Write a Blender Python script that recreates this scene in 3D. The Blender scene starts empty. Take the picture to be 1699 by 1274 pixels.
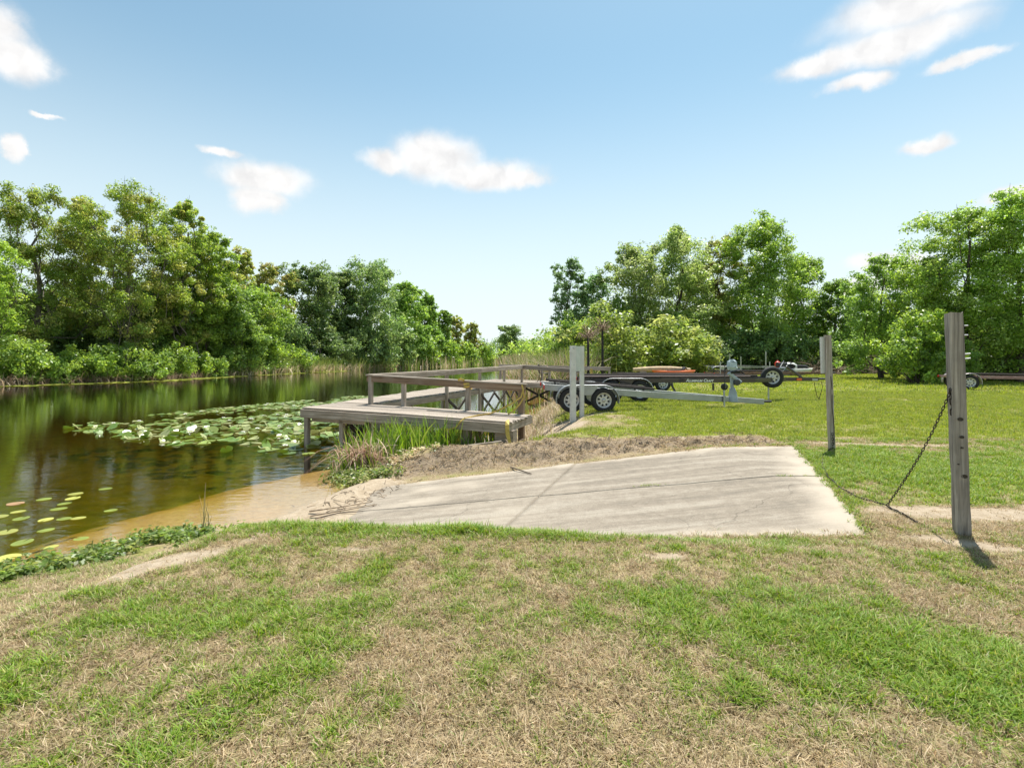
import bpy, math, random
import numpy as np
from mathutils import Vector, Matrix, Euler

# ------------------------------------------------------------------ camera, sky, sun, exposure
SC = bpy.context.scene
COL = SC.collection
cam_d = bpy.data.cameras.new('camera')
cam = bpy.data.objects.new('camera', cam_d)
COL.objects.link(cam)
cam.location = (0, 0, 1.5)
cam.rotation_euler = (math.radians(90), 0, 0)
cam_d.sensor_width = 36.0
cam_d.lens = 18.0
cam_d.shift_y = -0.0253
cam_d.clip_start = 0.05
cam_d.clip_end = 5000
SC.camera = cam

SUN_AZ = math.atan2(0.34, 0.62)          # bearing of the sun, measured from +Y towards +X
SUN_EL = math.radians(66)
sun_d = bpy.data.lights.new('sun', 'SUN')
sun_d.energy = 4.6
sun_d.angle = math.radians(0.55)
sun_d.color = (1.0, 0.955, 0.88)
sun = bpy.data.objects.new('sun', sun_d)
COL.objects.link(sun)
to_sun = Vector((math.sin(SUN_AZ) * math.cos(SUN_EL), math.cos(SUN_AZ) * math.cos(SUN_EL), math.sin(SUN_EL)))
sun.rotation_euler = to_sun.to_track_quat('Z', 'Y').to_euler()
sun.location = to_sun * 60

SC.view_settings.view_transform = 'Standard'
SC.view_settings.look = 'None'
SC.view_settings.gamma = 1.0
SC.view_settings.use_curve_mapping = False
SC.view_settings.exposure = 0.95

SKY_STRENGTH = 0.108


def build_world():
    w = bpy.data.worlds.new('World')
    SC.world = w
    w.use_nodes = True
    nt = w.node_tree
    N, L = nt.nodes, nt.links
    N.clear()
    out = N.new('ShaderNodeOutputWorld')
    bg = N.new('ShaderNodeBackground')
    bg.inputs['Strength'].default_value = SKY_STRENGTH
    L.new(bg.outputs[0], out.inputs['Surface'])
    sky = N.new('ShaderNodeTexSky')
    sky.sky_type = 'NISHITA'
    sky.sun_disc = False
    sky.sun_elevation = SUN_EL
    sky.sun_rotation = SUN_AZ
    sky.altitude = 0
    sky.air_density = 1.0
    sky.dust_density = 0.5
    sky.ozone_density = 1.0

    def val(v):
        n = N.new('ShaderNodeValue'); n.outputs[0].default_value = v; return n.outputs[0]

    def m(op, a, b=None, c=None):
        n = N.new('ShaderNodeMath'); n.operation = op
        for i, q in enumerate((a, b, c)):
            if q is None: continue
            if hasattr(q, 'is_output'): L.new(q, n.inputs[i])
            else: n.inputs[i].default_value = q
        return n.outputs[0]
    tc = N.new('ShaderNodeTexCoord')
    sep = N.new('ShaderNodeSeparateXYZ')
    L.new(tc.outputs['Generated'], sep.inputs[0])
    X, Y, Z = sep.outputs
    az = m('ARCTAN2', X, Y)
    el = m('ARCSINE', Z)
    comb = N.new('ShaderNodeCombineXYZ')
    L.new(az, comb.inputs[0]); L.new(el, comb.inputs[1])
    # wobble the cloud outlines
    n1 = N.new('ShaderNodeTexNoise'); n1.inputs['Scale'].default_value = 9.0
    n1.inputs['Detail'].default_value = 9.0; n1.inputs['Roughness'].default_value = 0.62
    L.new(comb.outputs[0], n1.inputs['Vector'])
    vm = N.new('ShaderNodeVectorMath'); vm.operation = 'SUBTRACT'
    L.new(n1.outputs['Color'], vm.inputs[0]); vm.inputs[1].default_value = (0.5, 0.5, 0.5)
    vs = N.new('ShaderNodeVectorMath'); vs.operation = 'MULTIPLY'
    L.new(vm.outputs[0], vs.inputs[0]); vs.inputs[1].default_value = (0.11, 0.05, 0)
    va = N.new('ShaderNodeVectorMath'); va.operation = 'ADD'
    L.new(comb.outputs[0], va.inputs[0]); L.new(vs.outputs[0], va.inputs[1])
    # fair-weather clouds: bearing, elevation, half width, half height (radians)
    clouds = [(-0.146, 0.372, .085, .042), (-0.065, 0.345, .115, .027), (-0.238, 0.362, .050, .020), (0.018, 0.338, .05, .016),
              (-0.452, 0.306, .075, .029), (-0.462, 0.272, .045, .026), (-0.515, 0.340, .035, .008),
              (0.640, 0.455, .110, .028), (0.590, 0.415, .045, .012), (0.545, 0.455, .07, .018), (0.70, 0.50, .16, .035),
              (0.718, 0.408, .05, .009), (0.680, 0.315, .038, .012),
              (-0.775, 0.398, .050, .030), (-0.80, 0.43, .05, .03), (-0.772, 0.286, .012, .017),
              (0.636, 0.150, .055, .018), (0.63, 0.118, .065, .014), (0.775, 0.225, .035, .012), (-0.74, 0.337, .018, .004)]
    acc = None
    for a, e, wa, we in clouds:
        s = N.new('ShaderNodeVectorMath'); s.operation = 'SUBTRACT'
        L.new(va.outputs[0], s.inputs[0]); s.inputs[1].default_value = (a, e, 0)
        q = N.new('ShaderNodeVectorMath'); q.operation = 'MULTIPLY'
        L.new(s.outputs[0], q.inputs[0]); q.inputs[1].default_value = (1 / wa, 1 / we, 0)
        ln = N.new('ShaderNodeVectorMath'); ln.operation = 'LENGTH'
        L.new(q.outputs[0], ln.inputs[0])
        d = m('SUBTRACT', 1.25, ln.outputs['Value'])
        acc = d if acc is None else m('SMOOTH_MAX', acc, d, 0.25)
    mr = N.new('ShaderNodeMapRange'); mr.interpolation_type = 'SMOOTHERSTEP'
    L.new(acc, mr.inputs['Value'])
    mr.inputs['From Min'].default_value = -0.12; mr.inputs['From Max'].default_value = 0.85
    # the same kind of scattered cloud goes on over the rest of the sky
    n2 = N.new('ShaderNodeTexNoise'); n2.inputs['Scale'].default_value = 2.6
    n2.inputs['Detail'].default_value = 6.0; n2.inputs['Roughness'].default_value = 0.5
    L.new(tc.outputs['Generated'], n2.inputs['Vector'])
    mr2 = N.new('ShaderNodeMapRange'); mr2.interpolation_type = 'SMOOTHERSTEP'
    L.new(n2.outputs['Fac'], mr2.inputs['Value'])
    mr2.inputs['From Min'].default_value = 0.60; mr2.inputs['From Max'].default_value = 0.74
    absaz = m('ABSOLUTE', az)
    mr3 = N.new('ShaderNodeMapRange')
    L.new(absaz, mr3.inputs['Value'])
    mr3.inputs['From Min'].default_value = 0.95; mr3.inputs['From Max'].default_value = 1.25
    mr4 = N.new('ShaderNodeMapRange')
    L.new(el, mr4.inputs['Value'])
    mr4.inputs['From Min'].default_value = 0.62; mr4.inputs['From Max'].default_value = 0.8
    other = m('MULTIPLY', m('MAXIMUM', mr3.outputs[0], mr4.outputs[0]), mr2.outputs[0])
    fac = m('MULTIPLY', m('MAXIMUM', mr.outputs[0], other), 0.92)
    mix = N.new('ShaderNodeMix'); mix.data_type = 'RGBA'
    L.new(fac, mix.inputs['Factor'])
    # pale moist air towards the horizon
    hz = N.new('ShaderNodeMapRange'); hz.interpolation_type = 'SMOOTHSTEP'
    L.new(el, hz.inputs['Value'])
    hz.inputs['From Min'].default_value = 0.02; hz.inputs['From Max'].default_value = 0.55
    hz.inputs['To Min'].default_value = 0.9; hz.inputs['To Max'].default_value = 0.10
    mh = N.new('ShaderNodeMix'); mh.data_type = 'RGBA'
    L.new(hz.outputs[0], mh.inputs['Factor'])
    tint = N.new('ShaderNodeMix'); tint.data_type = 'RGBA'; tint.blend_type = 'MULTIPLY'; tint.inputs['Factor'].default_value = 1
    L.new(sky.outputs[0], tint.inputs[6]); tint.inputs[7].default_value = (.67, .86, .76, 1)
    L.new(tint.outputs[2], mh.inputs[6]); mh.inputs[7].default_value = (4.45, 4.85, 4.95, 1)
    n3 = N.new('ShaderNodeTexNoise'); n3.inputs['Scale'].default_value = 22; n3.inputs['Detail'].default_value = 5
    L.new(va.outputs[0], n3.inputs['Vector'])
    cr = N.new('ShaderNodeValToRGB'); cr.color_ramp.elements[0].position = .3; cr.color_ramp.elements[0].color = (.80, .78, .77, 1)
    cr.color_ramp.elements[1].position = .62; cr.color_ramp.elements[1].color = (1, .975, .95, 1)
    L.new(n3.outputs['Fac'], cr.inputs[0])
    cs = N.new('ShaderNodeVectorMath'); cs.operation = 'SCALE'; L.new(cr.outputs[0], cs.inputs[0]); cs.inputs['Scale'].default_value = 5.3
    L.new(mh.outputs[2], mix.inputs[6]); L.new(cs.outputs[0], mix.inputs[7])
    L.new(mix.outputs[2], bg.inputs['Color'])


build_world()

# ------------------------------------------------------------------ helpers
R = math.radians
RNG = np.random.default_rng(11)
random.seed(5)


def smooth(a, b, x):
    t = np.clip((x - a) / (b - a), 0, 1)
    return t * t * (3 - 2 * t)


def hash2(ix, iy, s):
    h = np.sin(ix * 127.1 + iy * 311.7 + s * 74.7) * 43758.5453
    return h - np.floor(h)


def vnoise(x, y, s=0):
    ix, iy = np.floor(x), np.floor(y)
    fx, fy = x - ix, y - iy
    fx = fx * fx * (3 - 2 * fx); fy = fy * fy * (3 - 2 * fy)
    a = hash2(ix, iy, s); b = hash2(ix + 1, iy, s); c = hash2(ix, iy + 1, s); d = hash2(ix + 1, iy + 1, s)
    return (a * (1 - fx) + b * fx) * (1 - fy) + (c * (1 - fx) + d * fx) * fy


def fbm(x, y, s=0, o=4):
    t = 0; amp = .5
    for i in range(o):
        t = t + amp * vnoise(x, y, s + i * 3.3); x = x * 2.03 + 5.2; y = y * 2.03 + 1.7; amp *= .5
    return t / (1 - .5 ** o)


def poly_dist(px, py, pts, closed=False):
    best = np.full(px.shape, 1e9)
    n = len(pts)
    for i in range(n if closed else n - 1):
        ax, ay = pts[i]; bx, by = pts[(i + 1) % n]
        dx, dy = bx - ax, by - ay
        t = np.clip(((px - ax) * dx + (py - ay) * dy) / (dx * dx + dy * dy), 0, 1)
        best = np.minimum(best, np.hypot(px - ax - t * dx, py - ay - t * dy))
    return best


def poly_in(px, py, pts):
    ins = np.zeros(px.shape, bool)
    n = len(pts); j = n - 1
    for i in range(n):
        xi, yi = pts[i]; xj, yj = pts[j]
        if yi != yj:
            c = ((yi > py) != (yj > py)) & (px < (xj - xi) * (py - yi) / (yj - yi) + xi)
            ins ^= c
        j = i
    return ins


class MB:
    """collects boxes, bars, tubes and lathes; build() links them as one mesh object"""
    def __init__(s):
        s.v = []; s.f = []; s.sm = []

    def add(s, vs, fs, smooth=False):
        o = len(s.v)
        s.v += [tuple(v) for v in vs]
        s.f += [tuple(i + o for i in f) for f in fs]
        s.sm += [smooth] * len(fs)
        return s

    def box(s, x0, x1, y0, y1, z0, z1, b=0.0):
        return s.hull(Vector(((x0 + x1) / 2, (y0 + y1) / 2, (z0 + z1) / 2)), Vector((1, 0, 0)), Vector((0, 1, 0)), Vector((0, 0, 1)),
                      abs(x1 - x0) / 2, abs(y1 - y0) / 2, abs(z1 - z0) / 2, b)

    def hull(s, c, ax, ay, az, hx, hy, hz, b=0.0):
        if b <= 0:
            vs = [c + ax * (i * hx) + ay * (j * hy) + az * (k * hz) for i in (-1, 1) for j in (-1, 1) for k in (-1, 1)]
            return s.add(vs, [(0, 1, 3, 2), (4, 6, 7, 5), (0, 4, 5, 1), (2, 3, 7, 6), (0, 2, 6, 4), (1, 5, 7, 3)])
        # chamfered along the long (x) edges
        b = min(b, hy * .6, hz * .6)
        ring = [(-hy + b, -hz), (hy - b, -hz), (hy, -hz + b), (hy, hz - b), (hy - b, hz), (-hy + b, hz), (-hy, hz - b), (-hy, -hz + b)]
        vs = [c + ax * (i * hx) + ay * p + az * q for i in (-1, 1) for p, q in ring]
        fs = [tuple(reversed(range(8))), tuple(range(8, 16))]
        for k in range(8):
            fs.append((k, (k + 1) % 8, 8 + (k + 1) % 8, 8 + k))
        return s.add(vs, fs)

    def bar(s, p, q, w, h, up=(0, 0, 1), b=0.0):
        p, q = Vector(p), Vector(q)
        ax = (q - p); ln = ax.length; ax.normalize()
        upv = Vector(up)
        if abs(ax.dot(upv)) > .98: upv = Vector((0, 1, 0))
        ay = upv.cross(ax).normalized(); az = ax.cross(ay)
        return s.hull((p + q) / 2, ax, ay, az, ln / 2, w / 2, h / 2, b)

    def tube(s, pts, r, n=8, cap=True, smooth=True):
        pts = [Vector(p) for p in pts]
        m_ = len(pts)
        rs = r if isinstance(r, (list, tuple)) else [r] * m_
        o = []; prev = None
        for i, p in enumerate(pts):
            d = (pts[min(i + 1, m_ - 1)] - pts[max(i - 1, 0)])
            if d.length < 1e-9: d = Vector((0, 0, 1))
            d.normalize()
            if prev is None:
                a = Vector((0, 0, 1)) if abs(d.z) < .9 else Vector((1, 0, 0))
            else: a = prev
            u = (a - d * a.dot(d))
            if u.length < 1e-6: u = d.orthogonal()
            u.normalize(); prev = u
            w = d.cross(u)
            for k in range(n):
                t = 2 * math.pi * k / n
                o.append(p + (u * math.cos(t) + w * math.sin(t)) * rs[i])
        fs = []
        for i in range(m_ - 1):
            for k in range(n):
                fs.append((i * n + k, i * n + (k + 1) % n, (i + 1) * n + (k + 1) % n, (i + 1) * n + k))
        s.add(o, fs, smooth)
        if cap:
            s.add(o[:n], [tuple(reversed(range(n)))]); s.add(o[-n:], [tuple(range(n))])
        return s

    def lathe(s, prof, c, axis='y', n=28, smooth=True, closed=False):
        """prof: (radius, offset along axis)"""
        c = Vector(c); vs = []
        for r_, h in prof:
            for k in range(n):
                t = 2 * math.pi * k / n
                a, b = r_ * math.cos(t), r_ * math.sin(t)
                vs.append(c + (Vector((a, h, b)) if axis == 'y' else Vector((a, b, h)) if axis == 'z' else Vector((h, a, b))))
        fs = []
        m_ = len(prof)
        for i in range(m_ if closed else m_ - 1):
            j = (i + 1) % m_
            for k in range(n):
                fs.append((i * n + k, i * n + (k + 1) % n, j * n + (k + 1) % n, j * n + k))
        return s.add(vs, fs, smooth)

    def sheet(s, path, y0, y1, th=.012, smooth=True):
        """a bent strip: path of (x,z) swept from y0 to y1 with thickness th"""
        n = len(path); vs = []
        nrm = []
        for i in range(n):
            a = Vector(path[max(i - 1, 0)]); b = Vector(path[min(i + 1, n - 1)])
            d = (b - a).normalized(); nrm.append(Vector((-d.y, d.x)))
        for y in (y0, y1):
            for k in (0, 1):
                for i in range(n):
                    p = Vector(path[i]) + nrm[i] * (th * k)
                    vs.append((p.x, y, p.y))
        I = lambda yy, k, i: (yy * 2 + k) * n + i
        fs = []
        for i in range(n - 1):
            fs += [(I(0, 1, i), I(0, 1, i + 1), I(1, 1, i + 1), I(1, 1, i)), (I(0, 0, i), I(1, 0, i), I(1, 0, i + 1), I(0, 0, i + 1)),
                   (I(0, 0, i), I(0, 0, i + 1), I(0, 1, i + 1), I(0, 1, i)), (I(1, 0, i), I(1, 1, i), I(1, 1, i + 1), I(1, 0, i + 1))]
        fs += [(I(0, 0, 0), I(0, 1, 0), I(1, 1, 0), I(1, 0, 0)), (I(0, 0, n - 1), I(1, 0, n - 1), I(1, 1, n - 1), I(0, 1, n - 1))]
        return s.add(vs, fs, False)

    def mesh(s, name, mat):
        me = bpy.data.meshes.new(name)
        me.from_pydata(s.v, [], s.f)
        me.polygons.foreach_set('use_smooth', s.sm)
        if mat: me.materials.append(mat)
        me.update()
        return me

    def build(s, name, mat, parent=None, loc=None):
        o = bpy.data.objects.new(name, s.mesh(name, mat))
        COL.objects.link(o)
        if parent is not None: o.parent = parent
        if loc is not None: o.location = loc
        return o


def tag(o, label=None, cat=None, group=None, kind=None):
    if label: o['label'] = label
    if cat: o['category'] = cat
    if group: o['group'] = group
    if kind: o['kind'] = kind
    return o


def empty(name, loc=(0, 0, 0), rz=0.0, label=None, cat=None, group=None):
    o = bpy.data.objects.new(name, None)
    COL.objects.link(o)
    o.location = loc; o.rotation_euler = (0, 0, rz)
    o.empty_display_size = .2
    return tag(o, label, cat, group)


def child(name, me, parent, loc=(0, 0, 0), rot=(0, 0, 0), scale=(1, 1, 1)):
    o = bpy.data.objects.new(name, me)
    COL.objects.link(o)
    o.parent = parent; o.location = loc; o.rotation_euler = rot; o.scale = scale
    return o


def np_mesh(name, V, F, mat, col=None, smooth=False, extra=None):
    """V (n,3), F (m,k) all faces of one size"""
    me = bpy.data.meshes.new(name)
    V = np.ascontiguousarray(V, dtype=np.float32); F = np.ascontiguousarray(F, dtype=np.int32)
    k = F.shape[1]
    me.vertices.add(len(V)); me.vertices.foreach_set('co', V.ravel())
    me.loops.add(F.size); me.loops.foreach_set('vertex_index', F.ravel())
    me.polygons.add(len(F))
    me.polygons.foreach_set('loop_start', np.arange(0, F.size, k, dtype=np.int32))
    if smooth: me.polygons.foreach_set('use_smooth', np.ones(len(F), dtype=bool))
    for nm, c in ([('col', col)] if col is not None else []) + (extra or []):
        a = me.attributes.new(nm, 'FLOAT_COLOR', 'POINT')
        c = np.concatenate([c, np.ones((len(c), 1))], axis=1) if c.shape[1] == 3 else c
        a.data.foreach_set('color', np.ascontiguousarray(c, dtype=np.float32).ravel())
    if mat: me.materials.append(mat)
    me.update(calc_edges=True)
    return me


# ------------------------------------------------------------------ materials
MATS = {}


def new_mat(name):
    m = bpy.data.materials.new(name); m.use_nodes = True
    nt = m.node_tree
    return m, nt.nodes, nt.links, nt.nodes['Principled BSDF']


def simple(name, col, rough=.6, metal=0.0, var=.18, scale=6.0, bump=.0, spec=.5, coat=0.0, dirt=None):
    if name in MATS: return MATS[name]
    m, N, L, b = new_mat(name)
    tc = N.new('ShaderNodeTexCoord')
    n = N.new('ShaderNodeTexNoise'); n.inputs['Scale'].default_value = scale; n.inputs['Detail'].default_value = 6
    L.new(tc.outputs['Object'], n.inputs['Vector'])
    rp = N.new('ShaderNodeValToRGB')
    c = np.array(col)
    rp.color_ramp.elements[0].position = .3; rp.color_ramp.elements[1].position = .7
    rp.color_ramp.elements[0].color = (*np.clip(c * (1 - var), 0, 1), 1)
    rp.color_ramp.elements[1].color = (*np.clip(c * (1 + var), 0, 1), 1)
    L.new(n.outputs['Fac'], rp.inputs[0])
    src = rp.outputs[0]
    if dirt:
        n3 = N.new('ShaderNodeTexNoise'); n3.inputs['Scale'].default_value = scale * .45; n3.inputs['Detail'].default_value = 8
        n3.inputs['Roughness'].default_value = .7
        L.new(tc.outputs['Object'], n3.inputs['Vector'])
        mr = N.new('ShaderNodeMapRange'); mr.inputs['From Min'].default_value = .5; mr.inputs['From Max'].default_value = .68
        mr.inputs['To Max'].default_value = .75
        L.new(n3.outputs['Fac'], mr.inputs['Value'])
        mx = N.new('ShaderNodeMix'); mx.data_type = 'RGBA'
        L.new(mr.outputs[0], mx.inputs['Factor']); L.new(src, mx.inputs[6]); mx.inputs[7].default_value = (*dirt, 1)
        src = mx.outputs[2]
    L.new(src, b.inputs['Base Color'])
    b.inputs['Roughness'].default_value = rough; b.inputs['Metallic'].default_value = metal
    b.inputs['Specular IOR Level'].default_value = spec
    b.inputs['Coat Weight'].default_value = coat
    if bump:
        bp = N.new('ShaderNodeBump'); bp.inputs['Strength'].default_value = bump; bp.inputs['Distance'].default_value = .02
        n2 = N.new('ShaderNodeTexNoise'); n2.inputs['Scale'].default_value = scale * 6; n2.inputs['Detail'].default_value = 4
        L.new(tc.outputs['Object'], n2.inputs['Vector'])
        L.new(n2.outputs['Fac'], bp.inputs['Height']); L.new(bp.outputs[0], b.inputs['Normal'])
    MATS[name] = m
    return m


def wood(name, base, dark, light, axis='x', stain=None):
    """weathered timber: long grain along an object axis, cracks, knots and blotches, varied from piece to piece"""
    if name in MATS: return MATS[name]
    m, N, L, b = new_mat(name)
    tc = N.new('ShaderNodeTexCoord'); oi = N.new('ShaderNodeObjectInfo')
    off = N.new('ShaderNodeVectorMath'); off.operation = 'MULTIPLY_ADD'
    L.new(oi.outputs['Random'], off.inputs[0]); off.inputs[1].default_value = (17, 9, 23); L.new(tc.outputs['Object'], off.inputs[2])
    mp = N.new('ShaderNodeMapping')
    mp.inputs['Scale'].default_value = {'x': (1.2, 34, 34), 'y': (34, 1.2, 34), 'z': (34, 34, 1.2)}[axis]
    L.new(off.outputs[0], mp.inputs['Vector'])
    g = N.new('ShaderNodeTexNoise'); g.inputs['Scale'].default_value = 1.0; g.inputs['Detail'].default_value = 7; g.inputs['Roughness'].default_value = .62
    g.inputs['Distortion'].default_value = .6
    L.new(mp.outputs[0], g.inputs['Vector'])
    rp = N.new('ShaderNodeValToRGB')
    e = rp.color_ramp.elements
    e[0].position = .33; e[0].color = (*dark, 1); e[1].position = .72; e[1].color = (*light, 1)
    x = e.new(.5); x.color = (*base, 1)
    L.new(g.outputs['Fac'], rp.inputs[0])
    bl = N.new('ShaderNodeTexNoise'); bl.inputs['Scale'].default_value = 3.2; bl.inputs['Detail'].default_value = 5
    L.new(off.outputs[0], bl.inputs['Vector'])
    mr = N.new('ShaderNodeMapRange'); mr.inputs['From Min'].default_value = .42; mr.inputs['From Max'].default_value = .7
    mr.inputs['To Max'].default_value = .65
    L.new(bl.outputs['Fac'], mr.inputs['Value'])
    mx = N.new('ShaderNodeMix'); mx.data_type = 'RGBA'
    L.new(mr.outputs[0], mx.inputs['Factor']); L.new(rp.outputs[0], mx.inputs[6])
    mx.inputs[7].default_value = (*(stain or dark), 1)
    hs = N.new('ShaderNodeHueSaturation')
    mv = N.new('ShaderNodeMapRange'); mv.inputs['To Min'].default_value = .78; mv.inputs['To Max'].default_value = 1.2
    L.new(oi.outputs['Random'], mv.inputs['Value'])
    L.new(mv.outputs[0], hs.inputs['Value']); L.new(mx.outputs[2], hs.inputs['Color'])
    L.new(hs.outputs[0], b.inputs['Base Color'])
    b.inputs['Roughness'].default_value = .85; b.inputs['Specular IOR Level'].default_value = .25
    bp = N.new('ShaderNodeBump'); bp.inputs['Strength'].default_value = .55; bp.inputs['Distance'].default_value = .006
    L.new(g.outputs['Fac'], bp.inputs['Height']); L.new(bp.outputs[0], b.inputs['Normal'])
    MATS[name] = m
    return m


def leaf_mat(name, trans=.42, rough=.5, gain=1.0, spec=.35):
    """leaf tissue: colour from the leaf's own attribute, part of the light passes through"""
    if name in MATS: return MATS[name]
    m, N, L, b = new_mat(name)
    at = N.new('ShaderNodeAttribute'); at.attribute_name = 'col'
    oi = N.new('ShaderNodeObjectInfo')
    hs = N.new('ShaderNodeHueSaturation')
    mv = N.new('ShaderNodeMapRange'); mv.inputs['To Min'].default_value = .82 * gain; mv.inputs['To Max'].default_value = 1.18 * gain
    L.new(oi.outputs['Random'], mv.inputs['Value']); L.new(mv.outputs[0], hs.inputs['Value'])
    L.new(at.outputs['Color'], hs.inputs['Color'])
    L.new(hs.outputs[0], b.inputs['Base Color'])
    b.inputs['Roughness'].default_value = rough; b.inputs['Specular IOR Level'].default_value = spec
    tr = N.new('ShaderNodeBsdfTranslucent')
    h2 = N.new('ShaderNodeHueSaturation'); h2.inputs['Hue'].default_value = .485; h2.inputs['Saturation'].default_value = 1.1; h2.inputs['Value'].default_value = 1.35
    L.new(hs.outputs[0], h2.inputs['Color']); L.new(h2.outputs[0], tr.inputs['Color'])
    mx = N.new('ShaderNodeMixShader'); mx.inputs[0].default_value = trans
    L.new(b.outputs[0], mx.inputs[1]); L.new(tr.outputs[0], mx.inputs[2])
    L.new(mx.outputs[0], N['Material Output'].inputs['Surface'])
    MATS[name] = m
    return m


LEAF = leaf_mat('leaf', .5, .42, 1.9, .5)
GRASS = leaf_mat('grass_blade', .35, .55)
PAD = leaf_mat('lily_leaf', .15, .3, spec=.6)
BARK = simple('bark', (.075, .058, .045), .9, var=.45, scale=9, bump=.6)
BARK_GREY = simple('bark_grey', (.13, .11, .09), .9, var=.4, scale=9, bump=.6)
BARK_PALE = simple('bark_pale', (.22, .19, .16), .9, var=.35, scale=9, bump=.6)

# ------------------------------------------------------------------ terrain
WATER_Z = -0.60
NEAR_SHORE = [(-60, -9), (-30, -4), (-14, 0.4), (-7.5, 3.0), (-4.9, 4.9), (-4.45, 5.4), (-4.05, 5.9), (-3.5, 6.2), (-2.95, 6.6), (-2.7, 7.7), (-2.45, 8.3),
              (-2.9, 9.0), (-3.15, 9.8), (-2.7, 10.5), (-1.7, 10.75), (-.7, 11.0), (-.1, 12.0), (.1, 14), (.35, 16.5), (.9, 19), (1.5, 22), (2.2, 25.5), (1.6, 30), (.9, 38),
              (.8, 60), (0, 100), (-3, 150), (-5.5, 200), (-18, 240), (-60, 292)]
FAR_SHORE = [(-60, 300), (-24, 245), (-11, 200), (-12, 160), (-18, 130), (-24, 104), (-28, 82), (-30.5, 72), (-32.6, 60), (-33, 47), (-35.8, 42), (-38.5, 37), (-41, 25), (-44, 5), (-70, -2)]
WATER_POLY = NEAR_SHORE + FAR_SHORE
RAMP = [(4.98, 8.92), (3.14, 4.43), (.2, 5.12), (-1.6, 5.25), (-3.05, 5.55), (-2.1, 8.15)]      # back right, front right, front left, back left


def ramp_z(x):
    return np.where(x > 3.4, -.02, -.02 - (3.4 - x) * .095)


def ground_z(x, y):
    x = np.asarray(x, float); y = np.asarray(y, float)
    d = poly_dist(x, y, WATER_POLY, True)
    ins = poly_in(x, y, WATER_POLY)
    left = smooth(2, 10, poly_dist(x, y, NEAR_SHORE) - poly_dist(x, y, FAR_SHORE))
    nl = smooth(-2.4, -3.4, x) * smooth(7.0, 6.0, y)
    wdt = 2.2 + left * 2.5 + smooth(9, 13, y) * .3 + nl * 1.5
    q = np.clip(d / wdt, 0, 1)
    land = WATER_Z + .6 * (smooth(-.1, 1, q) * (1 - nl) + (.85 * q + .15 * q * q) * nl) + left * .35 * smooth(2, 8, d)
    # trailer yard is a little proud of the lawn
    land = land + .05 * smooth(11, 14, y) * smooth(.5, 3, x) * (1 - left)
    slope = .34 - .26 * np.exp(-((x + 4.2) ** 2 + (y - 7.4) ** 2) / 7.0)
    bed = WATER_Z - np.minimum(d * slope * .8, .75)
    z = np.where(ins, bed, land)
    # the cut of the boat ramp
    rd = poly_dist(x, y, RAMP, True); rin = poly_in(x, y, RAMP)
    inn = np.where(rin, rd, 0)
    rd = np.where(rin, 0, rd)
    front = smooth(.0, .5, (4.43 + (3.14 - x) * .2) - y)
    w = .95 - .2 * front
    k = smooth(.03, 1, rd / w) 
    under = np.minimum(ramp_z(x), 0) + .012 - .06 * smooth(.0, .16, inn) + .085 * smooth(-1.75, -2.3, x)
    near = (x > -3.6) & (x < 6.5) & (y > 3) & (y < 10.5) & ~ins
    z = np.where(near, under * (1 - k) + z * k, z)
    n = (fbm(x * 1.7, y * 1.7, 3) - .5) * .05 + (fbm(x * 7, y * 7, 9, 3) - .5) * .022
    n = n * np.where(rin & (x > -2.0), 0, 1)
    # crumbled earth on the bank behind the ramp
    crumb = np.exp(-((rd - .55) / .38) ** 2) * smooth(8.3, 8.8, y) * (x > -1.8) * (x < 4.6)
    z = z + n + crumb * (np.abs(fbm(x * 3.0, y * 5.0, 17, 5) - .5) * 2.2 - .34) * .27 * smooth(-1.4, .8, x)
    return z


def ell(x, y, cx, cy, rx, ry, a=0):
    c, s = math.cos(a), math.sin(a)
    u = ((x - cx) * c + (y - cy) * s) / rx; v = (-(x - cx) * s + (y - cy) * c) / ry
    return np.exp(-(u * u + v * v))


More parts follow.
